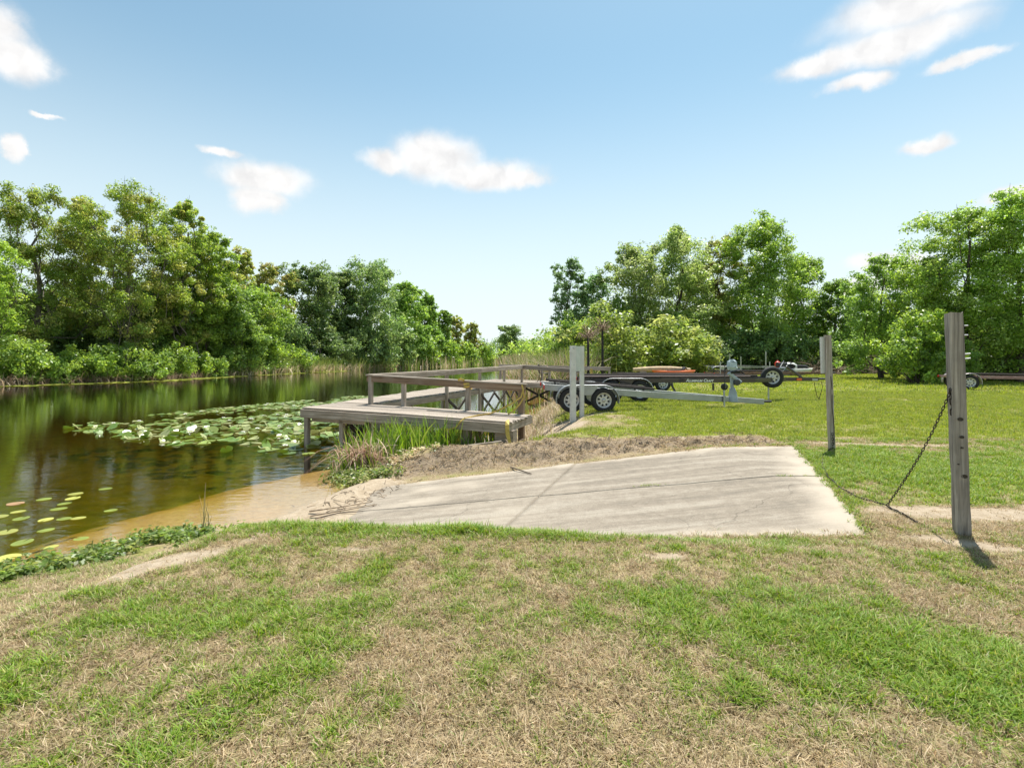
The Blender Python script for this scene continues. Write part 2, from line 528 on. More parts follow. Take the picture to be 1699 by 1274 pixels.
def masks(x, y):
    """sand, green, mud (0..1)"""
    d = poly_dist(x, y, WATER_POLY, True); ins = poly_in(x, y, WATER_POLY)
    n1 = fbm(x * .9, y * .9, 21); n2 = fbm(x * 3.1, y * 3.1, 31); n3 = fbm(x * 9, y * 9, 41, 3)
    rd = poly_dist(x, y, RAMP, True); rin = poly_in(x, y, RAMP)
    jit = (n2 - .5) * 1.3 + (n3 - .5) * .5
    # ---- sand
    s = ell(x, y, -2.3, 7.2, 1.1, 1.5) * 1.5
    s = s + 1.5 * ell(x, y, -2.75, 3.55, .6, .17, .75) + .55 * ell(x, y, -2.1, 4.3, .45, .15, .7)
    s = s + .8 * ell(x, y, 1.15, 3.85, .28, .1) + .55 * ell(x, y, -1.2, 4.0, .3, .1) + .5 * ell(x, y, .1, 3.6, .3, .1)
    s = s + 1.0 * ell(x, y, 4.3, 5.0, 1.3, .28, -.1) + .8 * ell(x, y, 5.6, 4.75, 1.0, .16, -.1) + .8 * ell(x, y, 3.7, 4.1, .8, .14, -.5)
    s = s + .95 * ell(x, y, 6.4, 8.9, 2.2, .24, -.12) + .6 * ell(x, y, 3.6, 9.8, 1.6, .3)
    s = s + 1.0 * ell(x, y, 1.2, 12.6, .9, 1.2, .2) + .8 * ell(x, y, 2.2, 13.7, 1.5, .35) + .6 * ell(x, y, 5.6, 17.6, 1.6, .4)
    s = s + .5 * smooth(.55, .75, n1) * smooth(3.6, 4.4, y) * (y < 6)
    sand = smooth(.42, .8, s + jit * .45)
    sand = np.where(ins, np.exp(-d / 5.0), sand)
    # ---- green
    g = np.full(x.shape, .23)
    g = g + .7 * smooth(9.3, 10.2, y + (n2 - .5)) + .30 * smooth(5.2, 6.5, y) * (x > 3)
    g = g + 1.1 * ell(x, y, 2.2, 2.45, 1.1, .42, -.4) + .45 * ell(x, y, .95, 2.75, .35, .3) + .35 * ell(x, y, 2.9, 1.9, .9, .5)
    g = g + .2 * ell(x, y, -2.2, 2.7, 1.5, .9) + .16 * ell(x, y, -1.0, 3.2, .6, .5)
    g = g + .42 * ell(x, y, -1.0, 4.5, 1.8, .25, -.06) + .25 * ell(x, y, 1.2, 4.35, 1.2, .15)
    g = g + .6 * ell(x, y, 4.9, 7.0, 1.1, 1.3, .6) + .45 * ell(x, y, 6.6, 6.2, 1.3, .6) + .55 * ell(x, y, 8.0, 7.2, 2.6, .7)
    g = g - .6 * smooth(.46, .66, fbm(x * .45 + 4, y * .5, 51)) * (y > 10.5) * (y < 60) + .0
    n4 = fbm(x * 22, y * 22, 47, 2)
    g = g + (n1 - .5) * .6 + (n2 - .5) * 1.3 + (n3 - .5) * 1.0 + (n4 - .5) * .8
    green = np.clip(g, 0, 1) * (1 - sand)
    # ---- mud and roots on the cut banks
    m = np.exp(-((rd - .55) / .55) ** 2) * smooth(7.8, 8.6, y) * (x < 4.8) * (x > -2.0)
    m = np.maximum(m, .8 * np.exp(-((d - .5) / .8) ** 2) * (y > 9) * (y < 30) * (x > -4))
    mud = np.clip(smooth(.35, .8, m + jit * .55), 0, 1) * (1 - ins)
    green = green * (1 - mud) * np.where(ins, 0, 1) * np.where(rin, 0, 1)
    # far bank is all green
    lf = smooth(2, 8, poly_dist(x, y, NEAR_SHORE) - poly_dist(x, y, FAR_SHORE)) * np.where(ins, 0, 1)
    green = np.maximum(green, lf * .8)
    return sand, green, mud


def spaced(lo, hi, fine_lo, fine_hi, step, grow=1.09):
    a = list(np.arange(fine_lo, fine_hi + 1e-6, step))
    s = step; p = fine_lo; pre = []
    while p > lo:
        s *= grow; p -= s; pre.append(p)
    s = step; p = a[-1]
    while p < hi:
        s *= grow; p += s; a.append(p)
    return np.array(pre[::-1] + a)


def ground_material():
    m, N, L, b = new_mat('ground')
    g = N.new('ShaderNodeNewGeometry')
    at = N.new('ShaderNodeAttribute'); at.attribute_name = 'mask'
    sp = N.new('ShaderNodeSeparateColor'); L.new(at.outputs['Color'], sp.inputs[0])

    def noise(sc, det=6, rough=.6):
        n = N.new('ShaderNodeTexNoise'); n.inputs['Scale'].default_value = sc; n.inputs['Detail'].default_value = det
        n.inputs['Roughness'].default_value = rough; L.new(g.outputs['Position'], n.inputs['Vector']); return n.outputs['Fac']

    def ramp(f, *st):
        r = N.new('ShaderNodeValToRGB'); e = r.color_ramp.elements
        e[0].position, e[0].color = st[0][0], (*st[0][1], 1)
        e[1].position, e[1].color = st[-1][0], (*st[-1][1], 1)
        for p, c in st[1:-1]:
            x = e.new(p); x.color = (*c, 1)
        L.new(f, r.inputs[0]); return r.outputs[0]

    def mix(f, a, c):
        n = N.new('ShaderNodeMix'); n.data_type = 'RGBA'
        L.new(f, n.inputs['Factor']); L.new(a, n.inputs[6]); L.new(c, n.inputs[7]); return n.outputs[2]
    fine = noise(55, 8, .7); med = noise(11, 6); big = noise(2.2, 5)
    straw = ramp(fine, (.32, (.13, .095, .055)), (.5, (.29, .22, .13)), (.68, (.42, .34, .22)))
    straw2 = ramp(med, (.35, (.20, .15, .085)), (.65, (.36, .28, .17)))
    mx0 = N.new('ShaderNodeMix'); mx0.data_type = 'RGBA'; mx0.inputs['Factor'].default_value = .45
    L.new(straw, mx0.inputs[6]); L.new(straw2, mx0.inputs[7])
    green = ramp(fine, (.3, (.08, .10, .014)), (.55, (.19, .22, .03)), (.7, (.28, .31, .055)))
    sand = ramp(med, (.3, (.30, .235, .16)), (.7, (.42, .345, .255)))
    mud = ramp(fine, (.3, (.085, .064, .045)), (.5, (.24, .18, .12)), (.7, (.42, .33, .225)))
    mud2 = ramp(med, (.3, (.15, .115, .08)), (.7, (.36, .285, .195)))
    mx1 = N.new('ShaderNodeMix'); mx1.data_type = 'RGBA'; mx1.inputs['Factor'].default_value = .5
    L.new(mud, mx1.inputs[6]); L.new(mud2, mx1.inputs[7])
    c = mix(sp.outputs[1], mx0.outputs[2], green)
    c = mix(sp.outputs[2], c, mx1.outputs[2])
    c = mix(sp.outputs[0], c, sand)
    # muck on the pond bed away from the beach
    at2 = N.new('ShaderNodeAttribute'); at2.attribute_name = 'bed'
    muck = ramp(big, (.35, (.10, .19, .025)), (.65, (.20, .31, .045)))
    c = mix(at2.outputs['Fac'], c, muck)
    L.new(c, b.inputs['Base Color'])
    b.inputs['Roughness'].default_value = .95; b.inputs['Specular IOR Level'].default_value = .15
    bp = N.new('ShaderNodeBump'); bp.inputs['Strength'].default_value = .7; bp.inputs['Distance'].default_value = .03
    ad = N.new('ShaderNodeMath'); ad.operation = 'ADD'; L.new(fine, ad.inputs[0]); L.new(med, ad.inputs[1])
    L.new(ad.outputs[0], bp.inputs['Height']); L.new(bp.outputs[0], b.inputs['Normal'])
    return m


def build_ground():
    xs = spaced(-900, 900, -6.0, 7.5, .065, 1.075)
    ys = spaced(-120, 1500, 1.6, 13.5, .065, 1.06)
    gx, gy = np.meshgrid(xs, ys)
    x, y = gx.ravel(), gy.ravel()
    z = ground_z(x, y)
    s, g, m = masks(x, y)
    ins = poly_in(x, y, WATER_POLY); d = poly_dist(x, y, WATER_POLY, True)
    bed = np.where(ins, smooth(.5, 3.6, d + (fbm(x * .8, y * .8, 77) - .5) * 3.0 + smooth(-4.6, -7.5, x) * 2 - 3.8 * ell(x + (fbm(x * 1.1, y * 1.1, 79) - .5) * 2.2, y + (fbm(x * 1.1, y * 1.1, 83) - .5) * 2.2, -4.0, 7.4, 2.1, 2.0)), 0)
    nx, ny = len(xs), len(ys)
    i = np.arange(nx * ny).reshape(ny, nx)
    F = np.stack([i[:-1, :-1], i[:-1, 1:], i[1:, 1:], i[1:, :-1]], -1).reshape(-1, 4)
    me = np_mesh('ground', np.stack([x, y, z], 1), F, ground_material(), smooth=True,
                 extra=[('mask', np.stack([s, g, m], 1)), ('bed', np.stack([bed] * 3, 1))])
    o = bpy.data.objects.new('ground', me); COL.objects.link(o)
    tag(o, kind='structure')


build_ground()


def build_water():
    m, N, L, b = new_mat('water')
    out = N['Material Output']
    N.remove(b)
    tr = N.new('ShaderNodeBsdfTransparent'); tr.inputs['Color'].default_value = (.97, .93, .82, 1)
    gl = N.new('ShaderNodeBsdfGlossy'); gl.inputs['Roughness'].default_value = .025; gl.inputs['Color'].default_value = (1, 1, 1, 1)
    fr = N.new('ShaderNodeFresnel'); fr.inputs['IOR'].default_value = 1.7
    mx = N.new('ShaderNodeMixShader')
    L.new(fr.outputs[0], mx.inputs[0]); L.new(tr.outputs[0], mx.inputs[1]); L.new(gl.outputs[0], mx.inputs[2])
    L.new(mx.outputs[0], out.inputs['Surface'])
    ab = N.new('ShaderNodeVolumeAbsorption'); ab.inputs['Color'].default_value = (.84, .73, .17, 1); ab.inputs['Density'].default_value = 1.5
    L.new(ab.outputs[0], out.inputs['Volume'])
    g = N.new('ShaderNodeNewGeometry')
    mp = N.new('ShaderNodeMapping'); mp.inputs['Scale'].default_value = (1, 1.8, 1); mp.inputs['Rotation'].default_value = (0, 0, .25)
    L.new(g.outputs['Position'], mp.inputs['Vector'])
    n = N.new('ShaderNodeTexNoise'); n.inputs['Scale'].default_value = 3.2; n.inputs['Detail'].default_value = 4; n.inputs['Roughness'].default_value = .5
    n2 = N.new('ShaderNodeTexNoise'); n2.inputs['Scale'].default_value = 12; n2.inputs['Detail'].default_value = 2
    L.new(mp.outputs[0], n.inputs['Vector']); L.new(mp.outputs[0], n2.inputs['Vector'])
    ad = N.new('ShaderNodeMath'); ad.operation = 'MULTIPLY_ADD'; L.new(n2.outputs['Fac'], ad.inputs[0]); ad.inputs[1].default_value = .18
    L.new(n.outputs['Fac'], ad.inputs[2])
    bp = N.new('ShaderNodeBump'); bp.inputs['Strength'].default_value = .075; bp.inputs['Distance'].default_value = .05
    L.new(ad.outputs[0], bp.inputs['Height'])
    for q in (gl, fr): L.new(bp.outputs[0], q.inputs['Normal'])
    mb = MB()
    mb.box(-140, 60, -30, 330, -2.6, WATER_Z)
    o = mb.build('water', m); tag(o, kind='structure')


build_water()


# ------------------------------------------------------------------ boat ramp: four cast slabs
def concrete_material():
    m, N, L, b = new_mat('concrete')
    g = N.new('ShaderNodeNewGeometry')

    def noise(sc, det=6, rough=.6, mapscale=None):
        n = N.new('ShaderNodeTexNoise'); n.inputs['Scale'].default_value = sc; n.inputs['Detail'].default_value = det; n.inputs['Roughness'].default_value = rough
        if mapscale:
            mp = N.new('ShaderNodeMapping'); mp.inputs['Scale'].default_value = mapscale; mp.inputs['Rotation'].default_value = (0, 0, -.06)
            L.new(g.outputs['Position'], mp.inputs['Vector']); L.new(mp.outputs[0], n.inputs['Vector'])
        else: L.new(g.outputs['Position'], n.inputs['Vector'])
        return n.outputs['Fac']
    streak = noise(1.1, 9, .68, (.32, 4.2, 1)); med = noise(6.5, 9, .72); fine = noise(70, 5, .7)
    r = N.new('ShaderNodeValToRGB'); e = r.color_ramp.elements
    e[0].position = .35; e[0].color = (.175, .152, .122, 1); e[1].position = .63; e[1].color = (.30, .265, .215, 1)
    x = e.new(.5); x.color = (.235, .20, .157, 1)
    ad = N.new('ShaderNodeMath'); ad.operation = 'MULTIPLY_ADD'; L.new(med, ad.inputs[0]); ad.inputs[1].default_value = .5
    sb = N.new('ShaderNodeMath'); sb.operation = 'SUBTRACT'; L.new(streak, sb.inputs[0]); sb.inputs[1].default_value = .25
    L.new(sb.outputs[0], ad.inputs[2]); L.new(ad.outputs[0], r.inputs[0])
    r2 = N.new('ShaderNodeValToRGB'); r2.color_ramp.elements[0].position = .28; r2.color_ramp.elements[0].color = (.62, .61, .59, 1)
    r2.color_ramp.elements[1].position = .62; r2.color_ramp.elements[1].color = (1.08, 1.08, 1.08, 1)
    L.new(fine, r2.inputs[0])
    mu = N.new('ShaderNodeMix'); mu.data_type = 'RGBA'; mu.blend_type = 'MULTIPLY'; mu.inputs['Factor'].default_value = 1
    L.new(r.outputs[0], mu.inputs[6]); L.new(r2.outputs[0], mu.inputs[7])
    vd = N.new('ShaderNodeTexNoise'); vd.inputs['Scale'].default_value = 2.5; vd.inputs['Detail'].default_value = 6; L.new(g.outputs['Position'], vd.inputs['Vector'])
    vx = N.new('ShaderNodeVectorMath'); vx.operation = 'MULTIPLY_ADD'; L.new(vd.outputs['Color'], vx.inputs[0]); vx.inputs[1].default_value = (.5, .5, 0); L.new(g.outputs['Position'], vx.inputs[2])
    vo = N.new('ShaderNodeTexVoronoi'); vo.feature = 'DISTANCE_TO_EDGE'; vo.inputs['Scale'].default_value = .42; L.new(vx.outputs[0], vo.inputs['Vector'])
    vr = N.new('ShaderNodeMapRange'); vr.inputs['From Min'].default_value = .0004; vr.inputs['From Max'].default_value = .0026; vr.inputs['To Min'].default_value = .68; vr.inputs['To Max'].default_value = 1
    L.new(vo.outputs['Distance'], vr.inputs['Value'])
    mc = N.new('ShaderNodeMix'); mc.data_type = 'RGBA'; mc.blend_type = 'MULTIPLY'; mc.inputs['Factor'].default_value = 1
    L.new(mu.outputs[2], mc.inputs[6]); L.new(vr.outputs[0], mc.inputs[7]); mu = mc
    # blown sand caught along the edges
    at = N.new('ShaderNodeAttribute'); at.attribute_name = 'col'
    mx = N.new('ShaderNodeMix'); mx.data_type = 'RGBA'
    L.new(at.outputs['Fac'], mx.inputs['Factor']); L.new(mu.outputs[2], mx.inputs[6]); mx.inputs[7].default_value = (.40, .345, .275, 1)
    L.new(mx.outputs[2], b.inputs['Base Color'])
    b.inputs['Roughness'].default_value = .9; b.inputs['Specular IOR Level'].default_value = .2
    bp = N.new('ShaderNodeBump'); bp.inputs['Strength'].default_value = .35; bp.inputs['Distance'].default_value = .008
    L.new(fine, bp.inputs['Height']); L.new(bp.outputs[0], b.inputs['Normal'])
    return m


def build_ramp():
    cm = concrete_material()
    root = empty('boat_ramp', (0, 0, 0)); tag(root, 'weathered grey concrete boat ramp sloping from the lawn into the pond', 'boat ramp', kind='structure')
    BRc, FRc, FLc, BLc = [np.array(RAMP[k]) for k in (0, 1, 4, 5)]
    sj = .555; tj = .52
    for (s0, s1) in ((0, sj), (sj, 1)):
        for (t0, t1) in ((0, tj), (tj, 1)):
            ns, nt_ = 56, 36
            gs = .0016; gt = .0026
            a0 = s0 + (gs if s0 else 0); a1 = s1 - (gs if s1 < 1 else 0)
            b0 = t0 + (gt if t0 else 0); b1 = t1 - (gt if t1 < 1 else 0)
            S, T = np.meshgrid(np.linspace(a0, a1, ns), np.linspace(b0, b1, nt_))
            # ragged outer edges and crooked joints
            S = S + (S < .001) * (fbm(T * 11, T * 0 + 2, 5) - .55) * .075
            jw = (fbm(S * 10, S * 0, 8) - .5) * .008
            T = T + np.where(T > .995, (fbm(S * 15, S * 0 + 4, 6) - .5) * .07, 0) + np.where(T < .005, (fbm(S * 18, S * 0 + 9, 7) - .55) * .03, 0)
            T = T + np.where(np.abs(T - tj) < .004, jw, 0)
            P = ((BRc[None, None] * (1 - S[..., None]) + BLc[None, None] * S[..., None]) * (1 - T[..., None])
                 + (FRc[None, None] * (1 - S[..., None]) + FLc[None, None] * S[..., None]) * T[..., None])
            x, y = P[..., 0].ravel(), P[..., 1].ravel()
            z = ramp_z(x) + (fbm(x * 1.3, y * 1.3, 61) - .5) * .012 + (0.004 if s0 else 0)
            edge = np.minimum(np.minimum(S, 9), np.minimum(T, 1 - T)).ravel()
            sd = smooth(.10, .0, edge + (fbm(x * 2.2, y * 2.2, 63) - .5) * .12) * .85
            sd = np.maximum(sd, smooth(.0, .7, fbm(x * 1.6, y * 2.6, 65) - .3) * smooth(1.6, -1.4, x))
            top = np.stack([x, y, z], 1)
            i = np.arange(ns * nt_).reshape(nt_, ns)
            F = np.stack([i[:-1, :-1], i[1:, :-1], i[1:, 1:], i[:-1, 1:]], -1).reshape(-1, 4)
            rim = np.concatenate([i[0, :], i[1:, -1], i[-1, -2::-1], i[-2:0:-1, 0]])
            low = top[rim].copy(); low[:, 2] -= .11
            o0 = len(top); k = len(rim)
            q = np.arange(k)
            F2 = np.stack([rim, rim[(q + 1) % k], o0 + (q + 1) % k, o0 + q], 1)
            V = np.concatenate([top, low]); C = np.concatenate([sd, sd[rim]])
            me = np_mesh('slab', V, np.concatenate([F, F2]), cm, np.stack([C] * 3, 1))
            child('slab', me, root)


build_ramp()

# ------------------------------------------------------------------ grass (instanced tufts)
SRC = bpy.data.collections.new('tuft_sources')       # never linked to the scene


def tuft_mesh(name, rng, n, h, spread, width, pal, lean=.6, seg=2):
    V = []; F = []; C = []
    for i in range(n):
        a = rng.uniform(0, 2 * math.pi); r = spread * math.sqrt(rng.uniform()) * .6
        bx, by = r * math.cos(a), r * math.sin(a)
        hh = h * rng.uniform(.5, 1.15); ln = lean * rng.uniform(.2, 1.3); da = a + rng.normal(0, .8)
        dx, dy = math.cos(da), math.sin(da)
        wx, wy = -dy, dx
        w = width * rng.uniform(.7, 1.2)
        c = np.array(pal[rng.integers(len(pal))]) * rng.uniform(.75, 1.25)
        o = len(V)
        for k in range(seg + 1):
            t = k / seg
            ox = ln * hh * t * t; oz = hh * t * (1 - .35 * min(ln, 1.6) * t)
            ww = w * (1 - t * .85) / 2
            px, py = bx + dx * ox, by + dy * ox
            if k < seg:
                V += [(px - wx * ww, py - wy * ww, oz), (px + wx * ww, py + wy * ww, oz)]; C += [c, c]
            else:
                V += [(px, py, oz)]; C += [c * 1.1]
        for k in range(seg - 1):
            F.append((o + 2 * k, o + 2 * k + 1, o + 2 * k + 3)); F.append((o + 2 * k, o + 2 * k + 3, o + 2 * k + 2))
        k = seg - 1
        F.append((o + 2 * k, o + 2 * k + 1, o + 2 * k + 2))
    me = np_mesh(name, np.array(V), np.array(F), GRASS, np.array(C))
    ob = bpy.data.objects.new(name, me)
    SRC.objects.link(ob)
    return ob


G_GREEN = [(.16, .29, .02), (.21, .33, .03), (.12, .23, .018), (.27, .36, .05), (.36, .37, .10)]
G_LIME = [(.24, .31, .04), (.29, .345, .055), (.185, .26, .035), (.36, .36, .10)]
G_DRY = [(.46, .36, .21), (.36, .275, .155), (.56, .46, .30), (.24, .18, .10), (.40, .345, .17)]
G_MIX = G_DRY + [(.15, .2, .045), (.12, .18, .03)]
_r = np.random.default_rng(3)
for k in range(6): tuft_mesh('tuft_a%02d' % k, _r, 10, .062, .055, .008, G_GREEN, 1.1, 3)
for k in range(6): tuft_mesh('tuft_b%02d' % k, _r, 9, .038, .07, .006, G_DRY, 1.9, 2)
for k in range(4): tuft_mesh('tuft_c%02d' % k, _r, 9, .05, .06, .006, G_MIX, 1.2, 2)
for k in range(4): tuft_mesh('tuft_d%02d' % k, _r, 40, .075, .26, .012, G_LIME, .7, 2)     # lawn patches
for k in range(3): tuft_mesh('tuft_e%02d' % k, _r, 40, .05, .28, .012, G_MIX, 1.2, 2)
for k in range(3): tuft_mesh('tuft_f%02d' % k, _r, 34, .11, .9, .05, G_LIME, .7, 1)       # far lawn
TUFT_INDEX = {'a': (0, 6), 'b': (6, 6), 'c': (12, 4), 'd': (16, 4), 'e': (20, 3), 'f': (23, 3)}


def instancer(name, P, rot, scl, vid, coll):
    me = bpy.data.meshes.new(name)
    me.vertices.add(len(P)); me.vertices.foreach_set('co', np.ascontiguousarray(P, np.float32).ravel())
    a = me.attributes.new('rot', 'FLOAT_VECTOR', 'POINT'); a.data.foreach_set('vector', np.ascontiguousarray(rot, np.float32).ravel())
    a = me.attributes.new('scl', 'FLOAT', 'POINT'); a.data.foreach_set('value', np.ascontiguousarray(scl, np.float32))
    a = me.attributes.new('vid', 'INT', 'POINT'); a.data.foreach_set('value', np.ascontiguousarray(vid, np.int32))
    o = bpy.data.objects.new(name, me); COL.objects.link(o)
    ng = bpy.data.node_groups.new(name, 'GeometryNodeTree')
    ng.interface.new_socket('Geometry', in_out='INPUT', socket_type='NodeSocketGeometry')
    ng.interface.new_socket('Geometry', in_out='OUTPUT', socket_type='NodeSocketGeometry')
    N, L = ng.nodes, ng.links
    gi = N.new('NodeGroupInput'); go = N.new('NodeGroupOutput')
    ip = N.new('GeometryNodeInstanceOnPoints')
    ci = N.new('GeometryNodeCollectionInfo'); ci.inputs['Collection'].default_value = coll
    ci.inputs['Separate Children'].default_value = True; ci.inputs['Reset Children'].default_value = True

    def attr(nm, t):
        n = N.new('GeometryNodeInputNamedAttribute'); n.data_type = t; n.inputs['Name'].default_value = nm; return n.outputs['Attribute']
    L.new(gi.outputs[0], ip.inputs['Points']); L.new(ci.outputs[0], ip.inputs['Instance'])
    ip.inputs['Pick Instance'].default_value = True
    L.new(attr('vid', 'INT'), ip.inputs['Instance Index'])
    L.new(attr('rot', 'FLOAT_VECTOR'), ip.inputs['Rotation'])
    L.new(attr('scl', 'FLOAT'), ip.inputs['Scale'])
    L.new(ip.outputs[0], go.inputs[0])
    md = o.modifiers.new('scatter', 'NODES'); md.node_group = ng
    return o


def scatter_grass():
    rng = np.random.default_rng(8)
    P = []; V = []; S = []

    def zone(y0, y1, n, kinds, cond=None, sc=(.75, 1.25), wide=1.08, xr=None):
        y = np.sqrt(rng.uniform(y0 * y0, y1 * y1, n))
        x = rng.uniform(-1, 1, n) * (y * wide + .5) if xr is None else rng.uniform(xr[0], xr[1], n)
        s, g, m = masks(x, y)
        ins = poly_in(x, y, WATER_POLY); rin = poly_in(x, y, RAMP); d = poly_dist(x, y, WATER_POLY, True)
        u = rng.uniform(0, 1, n)
        z = ground_z(x, y)
        for kind, f in kinds.items():
            pr = f(s, g, m, d, x, y)
            ok = (u < pr) & ~ins & ~(rin & (x > -1.9)) & (z > WATER_Z + .02)
            u = np.where(ok, 2, u)       # used up
            i0, c = TUFT_INDEX[kind]
            k = int(ok.sum())
            P.append(np.stack([x[ok], y[ok], z[ok] - .004], 1)); V.append(i0 + rng.integers(0, c, k))
            S.append(rng.uniform(*sc, k) * (.45 + .5 * g[ok] if kind in 'ad' else .85))
    near = {'a': lambda s, g, m, d, x, y: np.clip(g * 1.15 - .16, 0, .9) * (1 - s) * (1 - m),
            'c': lambda s, g, m, d, x, y: np.clip(g * 1.25 - .12, 0, .9) * (1 - s) * (1 - m) + .26 * (1 - s) * (1 - m * .6),
            'b': lambda s, g, m, d, x, y: np.clip(g * 1.25, 0, .9) * 0 + (.95 - .86 * s) * (1 - m * .55)}
    zone(1.7, 3.4, 26000, near)
    zone(3.4, 5.2, 30000, near)
    zone(5.2, 9.5, 26000, {'a': lambda s, g, m, d, x, y: np.clip(g * 1.3 - .1, 0, .95), 'c': lambda s, g, m, d, x, y: (.55 * (1 - s) * (1 - m * .7)),
                           'b': lambda s, g, m, d, x, y: .85 * (1 - .85 * s) * (1 - m * .5)}, sc=(.9, 1.5), xr=(2.6, 10.5))
    zone(8.2, 11, 15000, {'c': lambda s, g, m, d, x, y: .10 * m, 'b': lambda s, g, m, d, x, y: .5 * m}, sc=(.8, 1.7), xr=(-2.2, 5))
    zone(8.8, 22, 26000, {'d': lambda s, g, m, d, x, y: np.clip(g * 1.25 - .15, 0, .97) * (1 - m), 'e': lambda s, g, m, d, x, y: .42 * (1 - s) * (1 - m)},
         sc=(.8, 1.25), xr=(.3, 25))
    zone(20, 58, 26000, {'f': lambda s, g, m, d, x, y: np.clip(g + .25, 0, 1), 'e': lambda s, g, m, d, x, y: .3 + 0 * s}, sc=(.7, 1.2), xr=(2.5, 70))
    # longer grass along the lip above the ramp
    n = 2300
    x = rng.uniform(-2.7, 2.5, n); y = 4.5 - .04 * x + rng.normal(0, .14, n)
    P.append(np.stack([x, y, ground_z(x, y)], 1)); V.append(rng.integers(0, 6, n)); S.append(rng.uniform(.7, 1.45, n) * (.62 + .75 * fbm(x * 2.5, x * 0, 5) * smooth(2.6, .6, np.abs(x + .4))))
    for (ax, ay), (bx, by), k, kind in (((4.98, 8.92), (3.14, 4.43), 420, 'a'), ((4.98, 8.92), (-1.9, 8.2), 380, 'b'), ((3.14, 4.43), (.6, 5.0), 300, 'c')):
        t = rng.uniform(0, 1, k); o_ = np.abs(rng.normal(0, .05, k)) * (.5 + fbm(t * 14, t * 0, 71)) * (1 if kind != 'c' else 1.6)
        ln_ = math.hypot(bx - ax, by - ay); nx_, ny_ = -(by - ay) / ln_, (bx - ax) / ln_
        sg = 1 if (1.5 - ax) * nx_ + (6.7 - ay) * ny_ > 0 else -1
        x = ax + (bx - ax) * t + nx_ * sg * (o_ - .03); y = ay + (by - ay) * t + ny_ * sg * (o_ - .03)
        i0, c_ = TUFT_INDEX[kind]
        P.append(np.stack([x, y, ramp_z(x) - .004], 1)); V.append(i0 + rng.integers(0, c_, k)); S.append(rng.uniform(.6, 1.2, k))
    # weeds rooted in the slab joints
    for cx, cy, k, sx in ((1.78, 6.72, 16, .09), (3.55, 6.62, 12, .12), (3.95, 6.6, 14, .12), (-1.1, 8.35, 30, .15)):
        x = rng.normal(cx, sx, k); y = rng.normal(cy, .02, k)
        P.append(np.stack([x, y, ramp_z(x) - .01], 1)); V.append(rng.integers(0, 6, k)); S.append(rng.uniform(.5, .9, k))
    P = np.concatenate(P); V = np.concatenate(V); S = np.concatenate(S)
    rot = np.stack([rng.normal(0, .12, len(P)), rng.normal(0, .12, len(P)), rng.uniform(0, 6.28, len(P))], 1)
    o = instancer('grass', P, rot, S, V, SRC)
    tag(o, 'patchy green and straw coloured grass covering the ground', 'grass', kind='stuff')


scatter_grass()

# ------------------------------------------------------------------ dock
GREYWOOD = wood('grey_timber', (.33, .28, .23), (.15, .125, .10), (.50, .44, .37), 'x', (.24, .195, .15))
GREYWOOD_Z = wood('grey_timber_post', (.33, .285, .235), (.14, .115, .09), (.50, .445, .38), 'z', (.22, .18, .14))
BROWNWOOD = wood('brown_timber', (.25, .165, .105), (.11, .07, .045), (.36, .26, .18), 'x', (.30, .23, .17))
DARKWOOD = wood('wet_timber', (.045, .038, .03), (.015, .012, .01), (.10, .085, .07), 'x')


def plank_mesh(nm, L_, W, T, mat, rng, warp=.004):
    """one board along x, ends slightly ragged, a trace of cup and twist"""
    xs = np.linspace(-.5, .5, 4)
    V = []
    for i, t in enumerate(xs):
        for (a, b) in ((-.5, -.5), (.5, -.5), (.5, .35), (.44, .5), (-.44, .5), (-.5, .35)):
            ex = rng.normal(0, .006) if i in (0, 3) else 0
            V.append((t * L_ + ex, a * W, b * T + rng.normal(0, warp * .3)))
    F = []
    for i in range(3):
        for k in range(6): F.append((i * 6 + k, i * 6 + (k + 1) % 6, i * 6 + 6 + (k + 1) % 6, i * 6 + 6 + k))
    me = bpy.data.meshes.new(nm)
    me.from_pydata(V, [], F + [tuple(range(5, -1, -1)), tuple(range(18, 24))])
    me.materials.append(mat); me.update()
    return me


